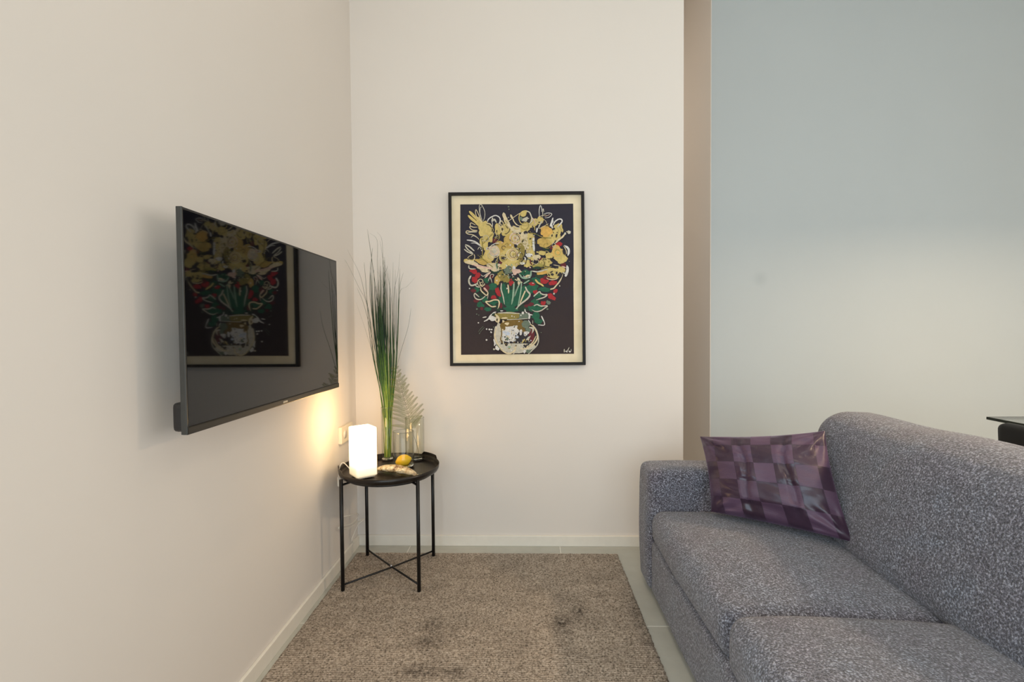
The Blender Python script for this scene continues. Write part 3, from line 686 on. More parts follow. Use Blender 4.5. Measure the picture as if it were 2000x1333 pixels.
# ------------------------------------------------------------------ fern sprig
def fern():
    rp = [(819, 896), (815, 872), (805, 842), (796, 805), (787, 772), (779, 742), (770, 710)]
    e = empty('fern_sprig', (v3x, v3y, TF+.014), 'pale grey green fern sprig standing in the tall wide vase', 'plant')
    m = simple('fern_grey_green', (92, 100, 44), .8, var=.35, vs=120, bs=0)
    ms = simple('fern_stalk', (96, 88, 62), .7, var=.1)
    W = smoothpts([P(x, y, Y=v3y-.002*i) for i, (x, y) in enumerate(rp)], 8)
    W[0] = np.array([v3x+.024, v3y, TF+.014])
    v, f = tube(W, list(np.linspace(.0014, .0005, len(W))), 6); mesh('stalk', v, f, ms, e)
    n = len(W); k0 = int(n*.36)
    for k in range(k0, n-2, 2):
        t = (k-k0)/(n-k0)
        for side in (-1, 1):
            T_ = W[min(k+1, n-1)]-W[k-1]; T_ /= np.linalg.norm(T_)
            S_ = np.cross(T_, [0, -1, 0]); S_ /= np.linalg.norm(S_); S_ *= side
            L = (.104*(1-t)**.8+.012)*(1 if side < 0 else 1.0)*random.uniform(.8, 1.1)
            dirv = S_*.74+T_*.66+np.array([0, random.uniform(-.7, .5), 0]); dirv /= np.linalg.norm(dirv)
            V = []; F = []; m_ = max(4, int(L/.0044))
            pv = np.cross(dirv, [0, -1, .2]); pv /= np.linalg.norm(pv)
            cpts = [W[k]+dirv*L*s+np.array([0, 0, -.07*L*s*s*2]) for s in np.linspace(0, 1, 7)]
            vv, ff = tube(cpts, list(np.linspace(.0006, .0003, 7)), 4); V += vv; F += ff
            for j in range(1, m_):
                s = j/m_; c = W[k]+dirv*L*s+np.array([0, 0, -.14*L*s*s]); l_ = .0155*(1-.75*s)*(L/.08)**.5
                for sd in (-1, 1):
                    lat = pv*sd*.8+dirv*.6; lat /= np.linalg.norm(lat); lat[1] += random.uniform(-.4, .4)
                    wv = np.cross(lat, [0, 1, 0]); wv /= np.linalg.norm(wv)+1e-9; wdt = .0011
                    # pinnule with two tiny lobes
                    for s2, sc_ in ((0, 1), (.45, .55), (.7, .4)):
                        b0 = c+lat*l_*s2; dd = lat if s2 == 0 else (lat*.6+wv*(.8 if s2 < .6 else -.8)); Ld = l_*(1 if s2 == 0 else .38)*sc_**.3
                        i0 = len(V); V += [tuple(b0-wv*wdt*.6), tuple(b0+wv*wdt*.6), tuple(b0+dd*Ld+wv*wdt*.3), tuple(b0+dd*Ld-wv*wdt*.3)]; F.append((i0, i0+1, i0+2, i0+3))
            mesh('frond_branch', V, F, m, e, False)
fern()

# ------------------------------------------------------------------ framed painting
PY = WY-.012
fr = empty('framed_painting', (-.045, WY, .95), 'framed painting of a yellow flower bouquet on black, linen border', 'picture')
c4 = [P(875.5, 376, Y=WY-.027), P(1141, 373.5, Y=WY-.027), P(1144, 713.5, Y=WY-.027), P(879, 715.5, Y=WY-.027)]
def lerpq(i, d):   # inset the quad
    cx = sum(c4)/4; return [np.array([q[0]+np.sign(cx[0]-q[0])*d, q[1], q[2]+np.sign(cx[2]-q[2])*d]) for q in c4]
M_FRAME = simple('black_wood_frame', (24, 19, 16), .5, var=.2, bs=.1, spec=.25)
o_, i_ = c4, lerpq(0, .0145)
for a in range(4):
    b_ = (a+1) % 4
    V = [o_[a], o_[b_], i_[b_], i_[a]]; Vb = [np.array([q[0], WY-.0005, q[2]]) for q in V]
    mesh('frame_side', V+Vb, [(0, 1, 2, 3), (4, 7, 6, 5), (0, 4, 5, 1), (1, 5, 6, 2), (2, 6, 7, 3), (3, 7, 4, 0)], M_FRAME, fr, False)
def linen():
    m, n, l, b = newmat('linen', rough=.95, spec=.1); co = coords(n, l)
    w1 = n.new('ShaderNodeTexWave'); w1.inputs['Scale'].default_value = 240; w1.bands_direction = 'X'; l.new(co, w1.inputs[0])
    w2 = n.new('ShaderNodeTexWave'); w2.inputs['Scale'].default_value = 240; w2.bands_direction = 'Z'; l.new(co, w2.inputs[0])
    ad = n.new('ShaderNodeMath'); l.new(w1.outputs[1], ad.inputs[0]); l.new(w2.outputs[1], ad.inputs[1])
    l.new(ramp(n, l, noise(n, l, co, 8), [(.3, srgb(222, 206, 172)), (.7, srgb(236, 222, 192))]), b.inputs['Base Color']); bump(n, l, b, ad.outputs[0], .2, .0005); return m
i2 = [np.array([q[0], PY, q[2]]) for q in i_]
mesh('linen_border', i2+[q+np.array([0, .006, 0]) for q in i2], [(0, 1, 2, 3), (4, 7, 6, 5)], linen(), fr, False)
cq = [(899, 399.5), (960, 399), (1030, 399.5), (1119.5, 398), (1120.5, 500), (1120, 560), (1120.5, 600), (1121, 691.5), (1050, 692), (980, 692.5), (900.5, 693.5), (900, 600), (899.5, 590), (899, 500)]
def bg():
    m, n, l, b = newmat('black_canvas_paint', rough=.75, spec=.2); co = coords(n, l)
    sep = n.new('ShaderNodeSeparateXYZ'); l.new(co, sep.inputs[0]); ad = n.new('ShaderNodeMath'); ad.operation = 'MULTIPLY_ADD'; ad.inputs[1].default_value = .8; l.new(noise(n, l, co, 7, 4), ad.inputs[0]); l.new(sep.outputs[2], ad.inputs[2])
    l.new(ramp(n, l, ad.outputs[0], [(.3, srgb(62, 52, 50)), (.75, srgb(56, 48, 50)), (1.0, srgb(50, 48, 58))]), b.inputs['Base Color']); bump(n, l, b, noise(n, l, co, 60, 5), .3, .002); return m
mesh('canvas', [P(x, y, Y=PY-.0006) for x, y in cq], [tuple(range(len(cq)))], bg(), fr, False)
PC = {'Y': (218, 194, 118), 'D': (204, 172, 92), 'C': (226, 208, 168), 'W': (226, 222, 216), 'P': (205, 198, 180), 'O': (150, 134, 66), 'R': (176, 40, 46), 'r': (104, 36, 42), 'G': (34, 98, 70), 'g': (38, 62, 46), 'T': (150, 178, 152), 'K': (48, 42, 46), 'B': (124, 98, 40), 'L': (200, 210, 225), 'S': (110, 124, 106), 'A': (228, 180, 92), 'y': (172, 160, 80), 'k': (226, 190, 170)}
PK = list(PC); PM = [simple('paint_'+{'Y': 'yellow', 'D': 'deep_yellow', 'C': 'cream', 'W': 'white', 'P': 'pale', 'O': 'olive', 'R': 'red', 'r': 'dark_red', 'G': 'green', 'g': 'dark_green', 'T': 'teal', 'K': 'black', 'B': 'brown', 'L': 'ice', 'S': 'sage', 'A': 'amber', 'y': 'olive_yellow', 'k': 'pink'}[k], tuple(int(c*.93) for c in PC[k]), .6, var=.15, vs=90, bs=.5, spec=.3) for k in PK]
CRO = {'A': (890, 390, 16.67), 'B': (1000, 390, 16.67), 'C': (890, 465, 16.67), 'D': (1000, 465, 16.67), 'E': (890, 540, 16.67), 'F': (1000, 540, 16.67), 'V': (930, 600, 14.03), 'p': (0, 0, 1), 'Z': (860, 360, 6.667), 'S': (1090, 670, 44.4)}
lay = [0]
class Paint:
    def __init__(s): s.v = []; s.f = []; s.m = []
    def _y(s): lay[0] += 1; return PY-.0010-lay[0]*.000022
    def stroke(s, cr, col, wd, pts, taper=(.6, .6)):
        ox, oy, k = CRO[cr]; y = s._y(); q = smoothpts([(ox+a/k, oy+b/k) for a, b in pts], 5); n = len(q); i0 = len(s.v)
        for i, p in enumerate(q):
            t = q[min(i+1, n-1)]-q[max(i-1, 0)]; L = np.linalg.norm(t) or 1; nn = np.array([-t[1], t[0]])/L
            u = i/(n-1); wv = wd*.5*(1+.22*mnoise.noise(Vector((p[0]*.35, p[1]*.35, lay[0]))))
            wv *= taper[0]+(1-taper[0])*min(1, u*6) if u < .5 else taper[1]+(1-taper[1])*min(1, (1-u)*6)
            a, b, c = P(*(p+nn*wv), Y=y), P(*p, Y=y-.0006), P(*(p-nn*wv), Y=y); s.v += [tuple(a), tuple(b), tuple(c)]
        for i in range(n-1):
            k0 = i0+3*i; s.f += [(k0, k0+1, k0+4, k0+3), (k0+1, k0+2, k0+5, k0+4)]; s.m += [PK.index(col)]*2
        # rounded ends
        for i, sg in ((0, -1), (n-1, 1)):
            p = q[i]; s.blob('p', col, p[0], p[1], wd*.46*taper[0 if i == 0 else 1], wd*.46*taper[0 if i == 0 else 1], 0, .05, y)
    def blob(s, cr, col, x, y_, rx, ry, rot=0, wob=.22, yy=None):
        ox, oy, k = CRO[cr]; y = yy if yy is not None else s._y(); cx, cy = ox+x/k, oy+y_/k
        if k > 1: rx, ry = rx/k, ry/k
        n = 8 if max(rx, ry) < 1.5 else 22; i0 = len(s.v); s.v.append(tuple(P(cx, cy, Y=y-.0008))); sd = random.random()*50
        for i in range(n):
            a = 2*math.pi*i/n; w_ = 1+wob*2*mnoise.noise(Vector((math.cos(a)*1.4, math.sin(a)*1.4, sd)))+wob*mnoise.noise(Vector((math.cos(a)*4, math.sin(a)*4, sd)))
            a1, b1 = rx*w_*math.cos(a), ry*w_*math.sin(a); r = math.radians(rot)
            s.v.append(tuple(P(cx+a1*math.cos(r)-b1*math.sin(r), cy+a1*math.sin(r)+b1*math.cos(r), Y=y)))
        for i in range(n): s.f.append((i0, i0+1+i, i0+1+(i+1) % n)); s.m.append(PK.index(col))
    def loop(s, cr, col, wd, x, y, rx, ry, rot=0, a0=0, a1=360):
        ox, oy, k = CRO[cr]; r = math.radians(rot); pts = []
        if k > 1: rx, ry = rx/k, ry/k
        for i in range(11):
            a = math.radians(a0+(a1-a0)*i/10); u, v = rx*math.cos(a), ry*math.sin(a); pts.append((ox+x/k+u*math.cos(r)-v*math.sin(r), oy+y/k+u*math.sin(r)+v*math.cos(r)))
        s.stroke('p', col, wd, pts, (.9, .9))
    def build(s, name): mesh(name, s.v, s.f, None, fr, True, mats=PM, midx=s.m)
def bouquet():
    s = Paint(); st, bl, lo = s.stroke, s.blob, s.loop
    # leaves and dark-green base
    for x, y, rx, ry, rot, c in ((932, 566, 6, 5, 20, 'G'), (936, 580, 6, 6, 0, 'g'), (938, 595, 7, 5, 30, 'G'), (953, 604, 7, 4, 0, 'G'), (944, 572, 5, 5, 0, 'g'), (947, 585, 7, 6, 0, 'G'), (962, 560, 8, 9, 50, 'G'), (950, 548, 6, 5, 40, 'G'), (962, 572, 7, 8, 0, 'g'), (965, 592, 9, 5, 0, 'G'), (983, 575, 9, 22, 0, 'G'), (995, 585, 14, 20, 0, 'G'), (1010, 580, 13, 22, 0, 'G'), (1022, 575, 10, 16, 20, 'G'), (1000, 555, 20, 12, 0, 'g'), (1035, 565, 9, 9, 0, 'G'), (1042, 562, 10, 6, -10, 'G'), (1064, 566, 11, 5, 5, 'G'), (1050, 578, 8, 6, 0, 'G'), (1043, 590, 9, 5, -20, 'G'), (1050, 600, 10, 7, 0, 'G'), (1038, 602, 9, 7, 0, 'G'), (1047, 618, 8, 10, 0, 'G'), (1052, 628, 7, 6, 0, 'G'), (1071, 591, 5, 4, 30, 'S'), (1055, 540, 12, 8, 0, 'g'), (1048, 548, 10, 7, 0, 'G'), (1027, 533, 9, 7, 0, 'G'), (985, 540, 12, 10, 0, 'g'), (1033, 550, 9, 6, 0, 'g'), (970, 530, 10, 6, 0, 'g'), (1066, 486, 7, 4, 20, 'g'), (975, 600, 10, 8, 0, 'g'), (1020, 602, 12, 7, 0, 'g'), (998, 605, 14, 6, 0, 'G')):
        bl('p', c, x, y, rx, ry, rot)
    for x, y, rx, ry, rot, c in ((925, 530, 8, 5, 25, 'R'), (927, 546, 6, 7, 0, 'R'), (933, 538, 5, 5, 0, 'R'), (924, 568, 5, 4, 0, 'r'), (930, 588, 5, 4, 0, 'r'), (950, 563, 6, 6, 0, 'r'), (973, 571, 5, 9, -20, 'R'), (964, 581, 5, 4, 0, 'R'), (998, 552, 5, 7, 0, 'R'), (941, 603, 3, 3, 0, 'r'), (977, 598, 4, 6, 0, 'r'), (1064, 549, 8, 6, 0, 'R'), (1080, 553, 8, 5, -10, 'R'), (1045, 571, 4, 4, -30, 'R'), (1085, 569, 5, 4, -30, 'R'), (1077, 580, 9, 5, 35, 'R'), (1061, 592, 5, 4, 0, 'R'), (1037, 595, 6, 3, -15, 'r'), (1028, 598, 4, 3, 0, 'r'), (1040, 555, 7, 3, 10, 'R'), (1056, 508, 5, 5, 0, 'r'), (1092, 477, 6, 4, 0, 'R'), (1080, 484, 7, 5, 0, 'r'), (1100, 519, 6, 6, 20, 'r'), (967, 471, 6, 5, -30, 'r'), (979, 513, 4, 4, 0, 'r'), (1008, 517, 4, 3, 0, 'r'), (983, 448, 3, 5, 20, 'r'), (1068, 543, 8, 4, 0, 'r'), (960, 540, 4, 4, 0, 'r')):
        bl('p', c, x, y, rx, ry, rot)
    # yellow masses
    for x, y, rx, ry, rot, c in ((947, 450, 13, 15, 0, 'Y'), (937, 434, 5, 11, -20, 'Y'), (945, 474, 8, 14, 0, 'Y'), (955, 462, 9, 12, 0, 'Y'), (973, 449, 8, 12, 0, 'Y'), (988, 450, 12, 11, 20, 'Y'), (994, 470, 14, 17, 0, 'D'), (978, 486, 10, 14, 0, 'D'), (962, 490, 13, 12, 0, 'P'), (1009, 449, 14, 6, 0, 'C'), (1022, 447, 12, 7, 0, 'Y'), (1031, 440, 11, 6, 0, 'Y'), (1024, 465, 9, 18, 0, 'C'), (1017, 490, 9, 20, 0, 'O'), (1035, 470, 9, 16, 0, 'Y'), (1037, 495, 10, 12, 0, 'Y'), (1044, 435, 7, 8, 30, 'Y'), (1055, 430, 7, 8, 30, 'Y'), (1067, 453, 13, 12, 0, 'A'), (1062, 473, 14, 12, 0, 'D'), (1077, 465, 9, 10, 0, 'Y'), (1089, 447, 9, 9, 0, 'Y'), (1087, 460, 8, 9, 0, 'Y'), (1088, 494, 13, 13, 0, 'A'), (1095, 505, 12, 10, 0, 'Y'), (1073, 500, 8, 6, 0, 'Y'), (1058, 494, 9, 4, 10, 'Y'), (1066, 513, 11, 9, 0, 'Y'), (1048, 503, 8, 5, 0, 'C'), (1054, 519, 12, 5, -8, 'y'), (1060, 532, 13, 4, -12, 'A'), (1078, 530, 18, 7, 10, 'Y'), (1095, 527, 9, 6, 0, 'Y'), (1082, 540, 13, 4, 0, 'Y'), (944, 511, 15, 7, 12, 'D'), (955, 500, 12, 10, 0, 'Y'), (920, 509, 6, 5, 20, 'Y'), (965, 520, 14, 8, 15, 'C'), (990, 500, 14, 13, 0, 'Y'), (1000, 497, 13, 12, 0, 'Y'), (1003, 515, 12, 8, 0, 'Y'), (1030, 515, 10, 8, 0, 'Y'), (984, 520, 8, 7, 0, 'Y'), (971, 546, 6, 10, 5, 'D'), (1007, 530, 8, 6, 0, 'k'), (980, 540, 8, 9, 0, 'O'), (992, 528, 8, 9, 0, 'S'), (988, 545, 7, 7, 0, 'O'), (948, 529, 10, 3, 10, 'C')):
        bl('p', c, x, y, rx, ry, rot)
    # roses
    for cx, cy, r0, cc in ((1007, 466, 12, 'CkYC'), (965, 491, 12, 'CPkC'), (1002, 497, 12, 'CYkO'), (1089, 494, 10, 'YAYy')):
        for j in range(6):
            rr_ = r0*(1-j*.15); lo('p', cc[j % 4], 1.8, cx+random.uniform(-1, 1), cy+random.uniform(-1, 1), rr_, rr_*.9, random.uniform(0, 90), random.uniform(0, 200), random.uniform(420, 520))
    # broad petals, upper left
    st('A', 'Y', 5.2, [(455, 395), (560, 500), (690, 640), (800, 800)]); st('A', 'Y', 5.5, [(420, 530), (540, 640), (680, 760), (820, 900)])
    st('A', 'K', .7, [(400, 470), (520, 560), (690, 690)]); st('A', 'K', .6, [(520, 470), (640, 580)])
    st('A', 'C', 1.4, [(830, 720), (700, 580), (645, 430), (660, 330), (720, 430), (790, 600), (850, 760)])
    st('A', 'P', 1.2, [(800, 560), (770, 350), (775, 190), (830, 165), (900, 270), (950, 420), (940, 580), (900, 700)]); st('A', 'P', 1.2, [(880, 720), (820, 560), (790, 420), (800, 280), (850, 230)])
    st('A', 'W', 2.2, [(1040, 720), (1060, 650), (1160, 570), (1300, 520), (1420, 580), (1450, 680), (1400, 800)]); st('A', 'P', 3.2, [(1200, 600), (1190, 700), (1260, 650), (1320, 740)]); st('A', 'W', 1.1, [(1170, 700), (1200, 800), (1190, 880)])
    st('A', 'C', 1.5, [(990, 770), (1120, 790), (1200, 900)]); st('A', 'K', 1.3, [(1010, 810), (1110, 840), (1190, 960), (1210, 1030)])
    for p_ in ([(640, 830), (500, 760), (480, 850), (560, 900), (700, 900)], [(700, 1010), (540, 990), (450, 890), (560, 880)], [(700, 1030), (500, 1040), (370, 1020), (340, 1080), (420, 1130), (560, 1150), (680, 1220), (760, 1300)]): st('A', 'C', 1.6, p_)
    st('A', 'P', 1.5, [(360, 1080), (520, 1060), (690, 1060)]); st('A', 'P', 1.3, [(500, 1230), (580, 1180), (700, 1240)])
    st('C', 'W', 2.6, [(370, 70), (520, 90), (640, 130), (800, 240)]); st('C', 'W', 1.3, [(500, 170), (640, 170), (800, 260)]); st('C', 'K', .6, [(520, 130), (660, 150), (760, 210)])
    st('C', 'P', 2.8, [(320, 220), (440, 280), (600, 420)]); st('C', 'P', 2.4, [(310, 260), (400, 380), (560, 500)]); st('C', 'K', .6, [(380, 310), (500, 420), (600, 470)]); st('C', 'P', 2.6, [(280, 370), (400, 460), (560, 520)])
    bl('C', 'K', 820, 350, 90, 45, 0); bl('C', 'K', 760, 590, 100, 45, 25); bl('C', 'K', 500, 640, 100, 60, 0); st('C', 'P', 1.3, [(720, 380), (760, 310), (860, 280)])
    st('C', 'C', 1.2, [(560, 540), (440, 600), (380, 660)]); st('C', 'C', 1.6, [(600, 540), (620, 620), (590, 740)])
    st('C', 'C', 8, [(330, 760), (480, 800), (700, 860)], (.9, .5)); bl('C', 'Y', 340, 740, 70, 60); st('C', 'k', 5, [(560, 860), (800, 930), (1000, 980), (1180, 1000)]); st('C', 'C', 4, [(700, 960), (900, 1010), (1100, 1000)])
    st('C', 'O', 2.0, [(840, 0), (870, 180), (870, 400), (870, 620)]); st('A', 'O', 1.6, [(1200, 1120), (1080, 1240), (980, 1330)]); st('C', 'O', 1.5, [(1080, 30), (980, 100), (890, 190)])
    st('C', 'O', 1.8, [(720, 560), (900, 700), (1060, 830), (1210, 950)]); st('C', 'G', 2, [(1345, 800), (1340, 900), (1360, 1000)]); st('C', 'P', 1.3, [(1380, 640), (1300, 800), (1320, 1000), (1400, 1080)])
    st('C', 'W', 1.4, [(1160, 240), (1300, 180), (1420, 170)]); st('C', 'K', 1.3, [(1170, 270), (1280, 220), (1400, 220)]); st('C', 'K', 1, [(1560, 0), (1560, 150)]); bl('C', 'K', 1560, 660, 70, 50); bl('C', 'K', 1620, 560, 20, 30)
    # centre spikes
    st('A', 'C', 6, [(1560, 450), (1590, 560), (1680, 700)]); st('A', 'C', 3, [(1580, 500), (1600, 700), (1720, 860), (1800, 950)]); st('A', 'C', 4, [(1700, 700), (1760, 860), (1860, 980)]); st('A', 'K', 1.0, [(1600, 660), (1680, 760)]); st('A', 'C', 3.6, [(1790, 500), (1840, 600)]); st('A', 'C', 2.2, [(1840, 560), (1900, 720), (2000, 830), (2100, 880)])
    st('A', 'C', 1.1, [(1720, 700), (1860, 600), (2050, 470), (2250, 370), (2280, 370)]); st('A', 'K', 1.6, [(1620, 840), (1700, 940)]); st('A', 'C', 1.3, [(1460, 1000), (1440, 820), (1490, 690), (1540, 760), (1600, 860)]); st('A', 'C', 1.2, [(1450, 960), (1500, 1060), (1560, 1020), (1550, 880)])
    bl('A', 'K', 1520, 950, 26, 60, 10); bl('A', 'K', 1340, 1030, 18, 45)
    # ring flower, top centre
    lo('B', 'Y', 1.7, 430, 600, 205, 235, 0, 0, 360); bl('B', 'Y', 370, 480, 70, 110, 30); bl('B', 'S', 300, 620, 60, 60); bl('B', 'P', 440, 650, 120, 70, -20); bl('B', 'K', 540, 690, 70, 70, 0); bl('B', 'K', 385, 580, 50, 20, -45); bl('B', 'K', 520, 450, 36, 55, 10); st('B', 'P', 2.4, [(470, 380), (570, 420), (630, 560), (650, 680), (560, 790)]); st('B', 'Y', 1.8, [(240, 480), (320, 420), (430, 370), (465, 380), (450, 500)]); st('B', 'k', 1.6, [(660, 590), (720, 680), (760, 800)])
    bl('B', 'K', 180, 870, 75, 28, 15); bl('B', 'K', 680, 900, 18, 70, -25); st('B', 'Y', 1.5, [(40, 850), (100, 940), (200, 960)]); st('B', 'Y', 1.5, [(600, 800), (700, 800), (740, 900), (740, 1000)])
    # rabbit-ear petals and the loops at right
    st('B', 'W', 1.4, [(890, 560), (885, 350), (925, 190), (970, 300), (965, 400)]); st('B', 'P', 1.3, [(1000, 560), (1000, 380), (1015, 300), (1040, 400)]); st('B', 'W', 1.3, [(1040, 470), (1150, 440), (1270, 450), (1290, 500), (1200, 580), (1080, 600)]); st('B', 'k', 1.0, [(1060, 560), (1180, 510), (1240, 480)]); st('B', 'C', 1.0, [(900, 550), (1000, 520), (1120, 500)])
    bl('B', 'Y', 900, 660, 110, 70, -30); bl('B', 'K', 885, 740, 22, 22); st('B', 'P', 2.6, [(980, 700), (900, 830), (860, 930)]); st('B', 'C', .7, [(1040, 640), (1110, 720), (1140, 820)])
    st('B', 'W', 3.0, [(1330, 600), (1300, 720), (1240, 870)]); st('B', 'W', 3.2, [(1340, 700), (1280, 800), (1320, 930)]); st('B', 'W', 2.6, [(1340, 830), (1400, 720), (1520, 640), (1610, 650), (1630, 720), (1560, 810), (1480, 900)]); st('B', 'C', 1.2, [(1180, 790), (1020, 880), (880, 950)])
    st('B', 'Y', 2.6, [(1560, 870), (1640, 980), (1640, 1060)]); st('B', 'Y', 4, [(1500, 900), (1560, 1050), (1500, 1200)]); bl('B', 'K', 1370, 950, 30, 40, 30); bl('B', 'K', 910, 1040, 40, 70, 10); bl('B', 'K', 1450, 1180, 26, 60, 15); bl('B', 'K', 1305, 1170, 20, 45, 10); bl('B', 'K', 1475, 1070, 20, 20)
    bl('B', 'P', 1860, 1070, 60, 52); st('B', 'C', 1.8, [(1850, 1060), (1770, 1045)]); st('B', 'C', 3.2, [(1730, 1110), (1640, 1220), (1500, 1330), (1420, 1410)]); bl('B', 'P', 1730, 1110, 35, 40)
    bl('B', 'K', 460, 1070, 80, 45, 0); st('B', 'O', 1.8, [(600, 1090), (760, 1120), (900, 1190), (1060, 1240), (1280, 1250)]); st('B', 'g', 2.6, [(770, 1110), (830, 1160), (880, 1190)]); st('B', 'W', 3.2, [(820, 930), (800, 1060)]); bl('B', 'K', 600, 1280, 35, 25, -20)
    st('D', 'W', 4.4, [(700, 20), (700, 200), (720, 420)], (.8, .5)); st('D', 'C', 6, [(460, 10), (480, 180), (520, 330)]); bl('D', 'W', 540, 560, 110, 80, 0); bl('D', 'W', 350, 820, 90, 45, -10); st('D', 'W', 2.6, [(430, 640), (430, 740)]); bl('D', 'K', 350, 90, 22, 55, 15); st('D', 'K', 1.6, [(480, 680), (450, 800), (430, 860)]); st('D', 'r', 2.2, [(600, 690), (600, 800), (660, 880)]); st('D', 'S', 2, [(480, 690), (600, 700)])
    st('D', 'O', 2.2, [(1070, 740), (1060, 900), (1080, 1000)]); st('D', 'O', 2.0, [(950, 1020), (1100, 990), (1280, 930)]); bl('D', 'g', 800, 980, 120, 50, 0); st('D', 'P', 2.6, [(650, 1080), (850, 1100), (1150, 1020)])
    bl('D', 'K', 1690, 470, 32, 85, -8); st('D', 'C', 1.6, [(1680, 260), (1760, 400), (1770, 520)]); st('D', 'W', 4.2, [(1710, 250), (1820, 330), (1850, 440), (1820, 580)], (.4, .3)); st('D', 'K', .8, [(1690, 260), (1790, 400), (1800, 500)])
    bl('D', 'K', 840, 720, 28, 70, 15); bl('D', 'K', 1050, 680, 70, 30, 20); bl('D', 'K', 1300, 740, 60, 35, 35); bl('D', 'K', 1310, 675, 75, 14, 15); bl('D', 'K', 1420, 860, 110, 22, -5); bl('D', 'K', 1460, 950, 80, 35, 10); bl('D', 'K', 1285, 1110, 50, 22, -30); bl('D', 'K', 1310, 1190, 55, 40, 20); bl('D', 'K', 1190, 1220, 60, 30, 30); bl('D', 'K', 1460, 1130, 36, 50, 20); bl('D', 'K', 1560, 1200, 90, 90, 0); st('D', 'C', 1.2, [(1350, 880), (1480, 900), (1560, 920)]); st('D', 'Y', 1.3, [(1380, 1240), (1480, 1180), (1500, 1080)]); st('D', 'K', 1.2, [(870, 470), (880, 420), (1000, 400), (1140, 420)])
    st('D', 'W', 5, [(1790, 900), (1810, 1020), (1780, 1150), (1750, 1230)], (.3, .9)); st('D', 'k', 2.6, [(1640, 930), (1740, 970)]); st('D', 'P', 2.6, [(1650, 1130), (1800, 1180)]); st('D', 'C', .9, [(1660, 1180), (1610, 1320)]); lo('D', 'Y', 1.2, 1350, 1180, 200, 120, 10, 20, 330)
    bl('D', 'W', 60, 970, 50, 60); bl('D', 'C', 500, 1240, 90, 40, -20); st('D', 'T', 3.5, [(240, 1180), (330, 1290), (480, 1310), (600, 1240), (620, 1080)])
    # lower left: red bud outlined, ring leaves
    st('C', 'P', 2.2, [(430, 900), (430, 970), (500, 1010), (640, 1010)]); st('C', 'W', 1.8, [(500, 1230), (460, 1330)])
    st('E', 'P', 3.0, [(470, 0), (430, 120), (450, 240), (520, 300), (640, 270), (720, 220)], (.6, .5)); st('E', 'P', 2.0, [(640, 290), (700, 340), (800, 350)]); lo('E', 'C', 1.2, 800, 200, 90, 110, 20, 0, 330); lo('E', 'C', 1.1, 870, 250, 80, 60, 0, 0, 300); st('E', 'C', 1.1, [(740, 120), (800, 240), (860, 340), (940, 230)])
    st('E', 'C', 2.4, [(810, 370), (830, 470), (920, 560), (1000, 620), (1050, 560), (1030, 480)]); st('E', 'k', 3.6, [(920, 380), (970, 430), (1030, 500)]); st('E', 'P', 1.2, [(1050, 560), (1050, 640), (1030, 730)]); st('E', 'K', 1.6, [(880, 450), (990, 530)])
    st('E', 'P', 2.2, [(760, 670), (700, 620), (630, 560), (600, 620), (640, 710), (740, 760), (850, 740), (960, 650)]); st('E', 'K', 2.0, [(640, 610), (700, 680), (780, 700)])
    st('E', 'C', 2.6, [(1300, 980), (1180, 990), (1080, 930), (980, 830), (1100, 820), (1250, 770), (1380, 780), (1420, 860), (1400, 980), (1370, 1060)], (.9, .3))
    st('C', 'P', 1.3, [(820, 1200), (900, 1250), (1000, 1180), (1130, 1110)]); st('C', 'k', 3.2, [(960, 1290), (1060, 1180), (1130, 1120)]); st('C', 'P', 1.3, [(1120, 1330), (1140, 1200), (1240, 1200), (1200, 1290)]); st('E', 'P', 1.4, [(1060, 150), (1120, 30), (1180, 200)])
    # stems
    for p_, w_, c in (([(1490, 230), (1480, 420), (1540, 640), (1590, 910)], 2.2, 'P'), ([(1700, 280), (1720, 420), (1720, 560)], 2.6, 'C'), ([(1900, 250), (1880, 480), (1860, 700), (1820, 920)], 3.2, 'T'), ([(2000, 380), (1930, 560), (1900, 680)], 2.2, 'S')): st('E', c, w_, p_, (.8, .3))
    for p_, w_, c in (([(60, 250), (50, 480), (20, 800)], 3.0, 'T'), ([(230, 280), (150, 450), (90, 640)], 2.6, 'T'), ([(310, 200), (290, 450), (240, 760), (170, 1080)], 2.4, 'T'), ([(430, 480), (350, 660), (260, 880)], 2.6, 'C'), ([(440, 360), (490, 470), (580, 580), (540, 690), (420, 800), (260, 920), (130, 1070)], 3.2, 'P')): st('F', c, w_, p_, (.9, .4))
    st('F', 'C', 5, [(190, 60), (230, 150), (220, 270)]); st('F', 'C', 2.2, [(100, 100), (240, 170), (330, 200)])
    st('F', 'P', 2.4, [(710, 650), (800, 570), (900, 500), (940, 560), (1040, 600), (1140, 600), (1060, 680), (880, 740), (790, 770)], (.8, .3)); bl('F', 'G', 880, 620, 90, 50, 0)
    st('F', 'P', 2.2, [(720, 960), (820, 920), (940, 970), (1150, 965), (1060, 1040), (940, 1120), (780, 1150), (640, 1090)], (.8, .3)); st('V', 'W', 2.4, [(1790, 250), (1860, 400)]); st('V', 'W', 1.6, [(1700, 490), (1870, 490), (1840, 330)])
    st('F', 'C', 2.6, [(1260, 420), (1360, 390), (1440, 300), (1540, 180), (1640, 0)], (.9, .3)); st('F', 'Y', 3.4, [(770, 120), (850, 210), (960, 270), (1030, 330)], (.9, .3)); lo('F', 'C', 1.6, 1310, 40, 180, 70, 0, 10, 170); st('F', 'T', 2.5, [(380, 240), (450, 200), (560, 130)])
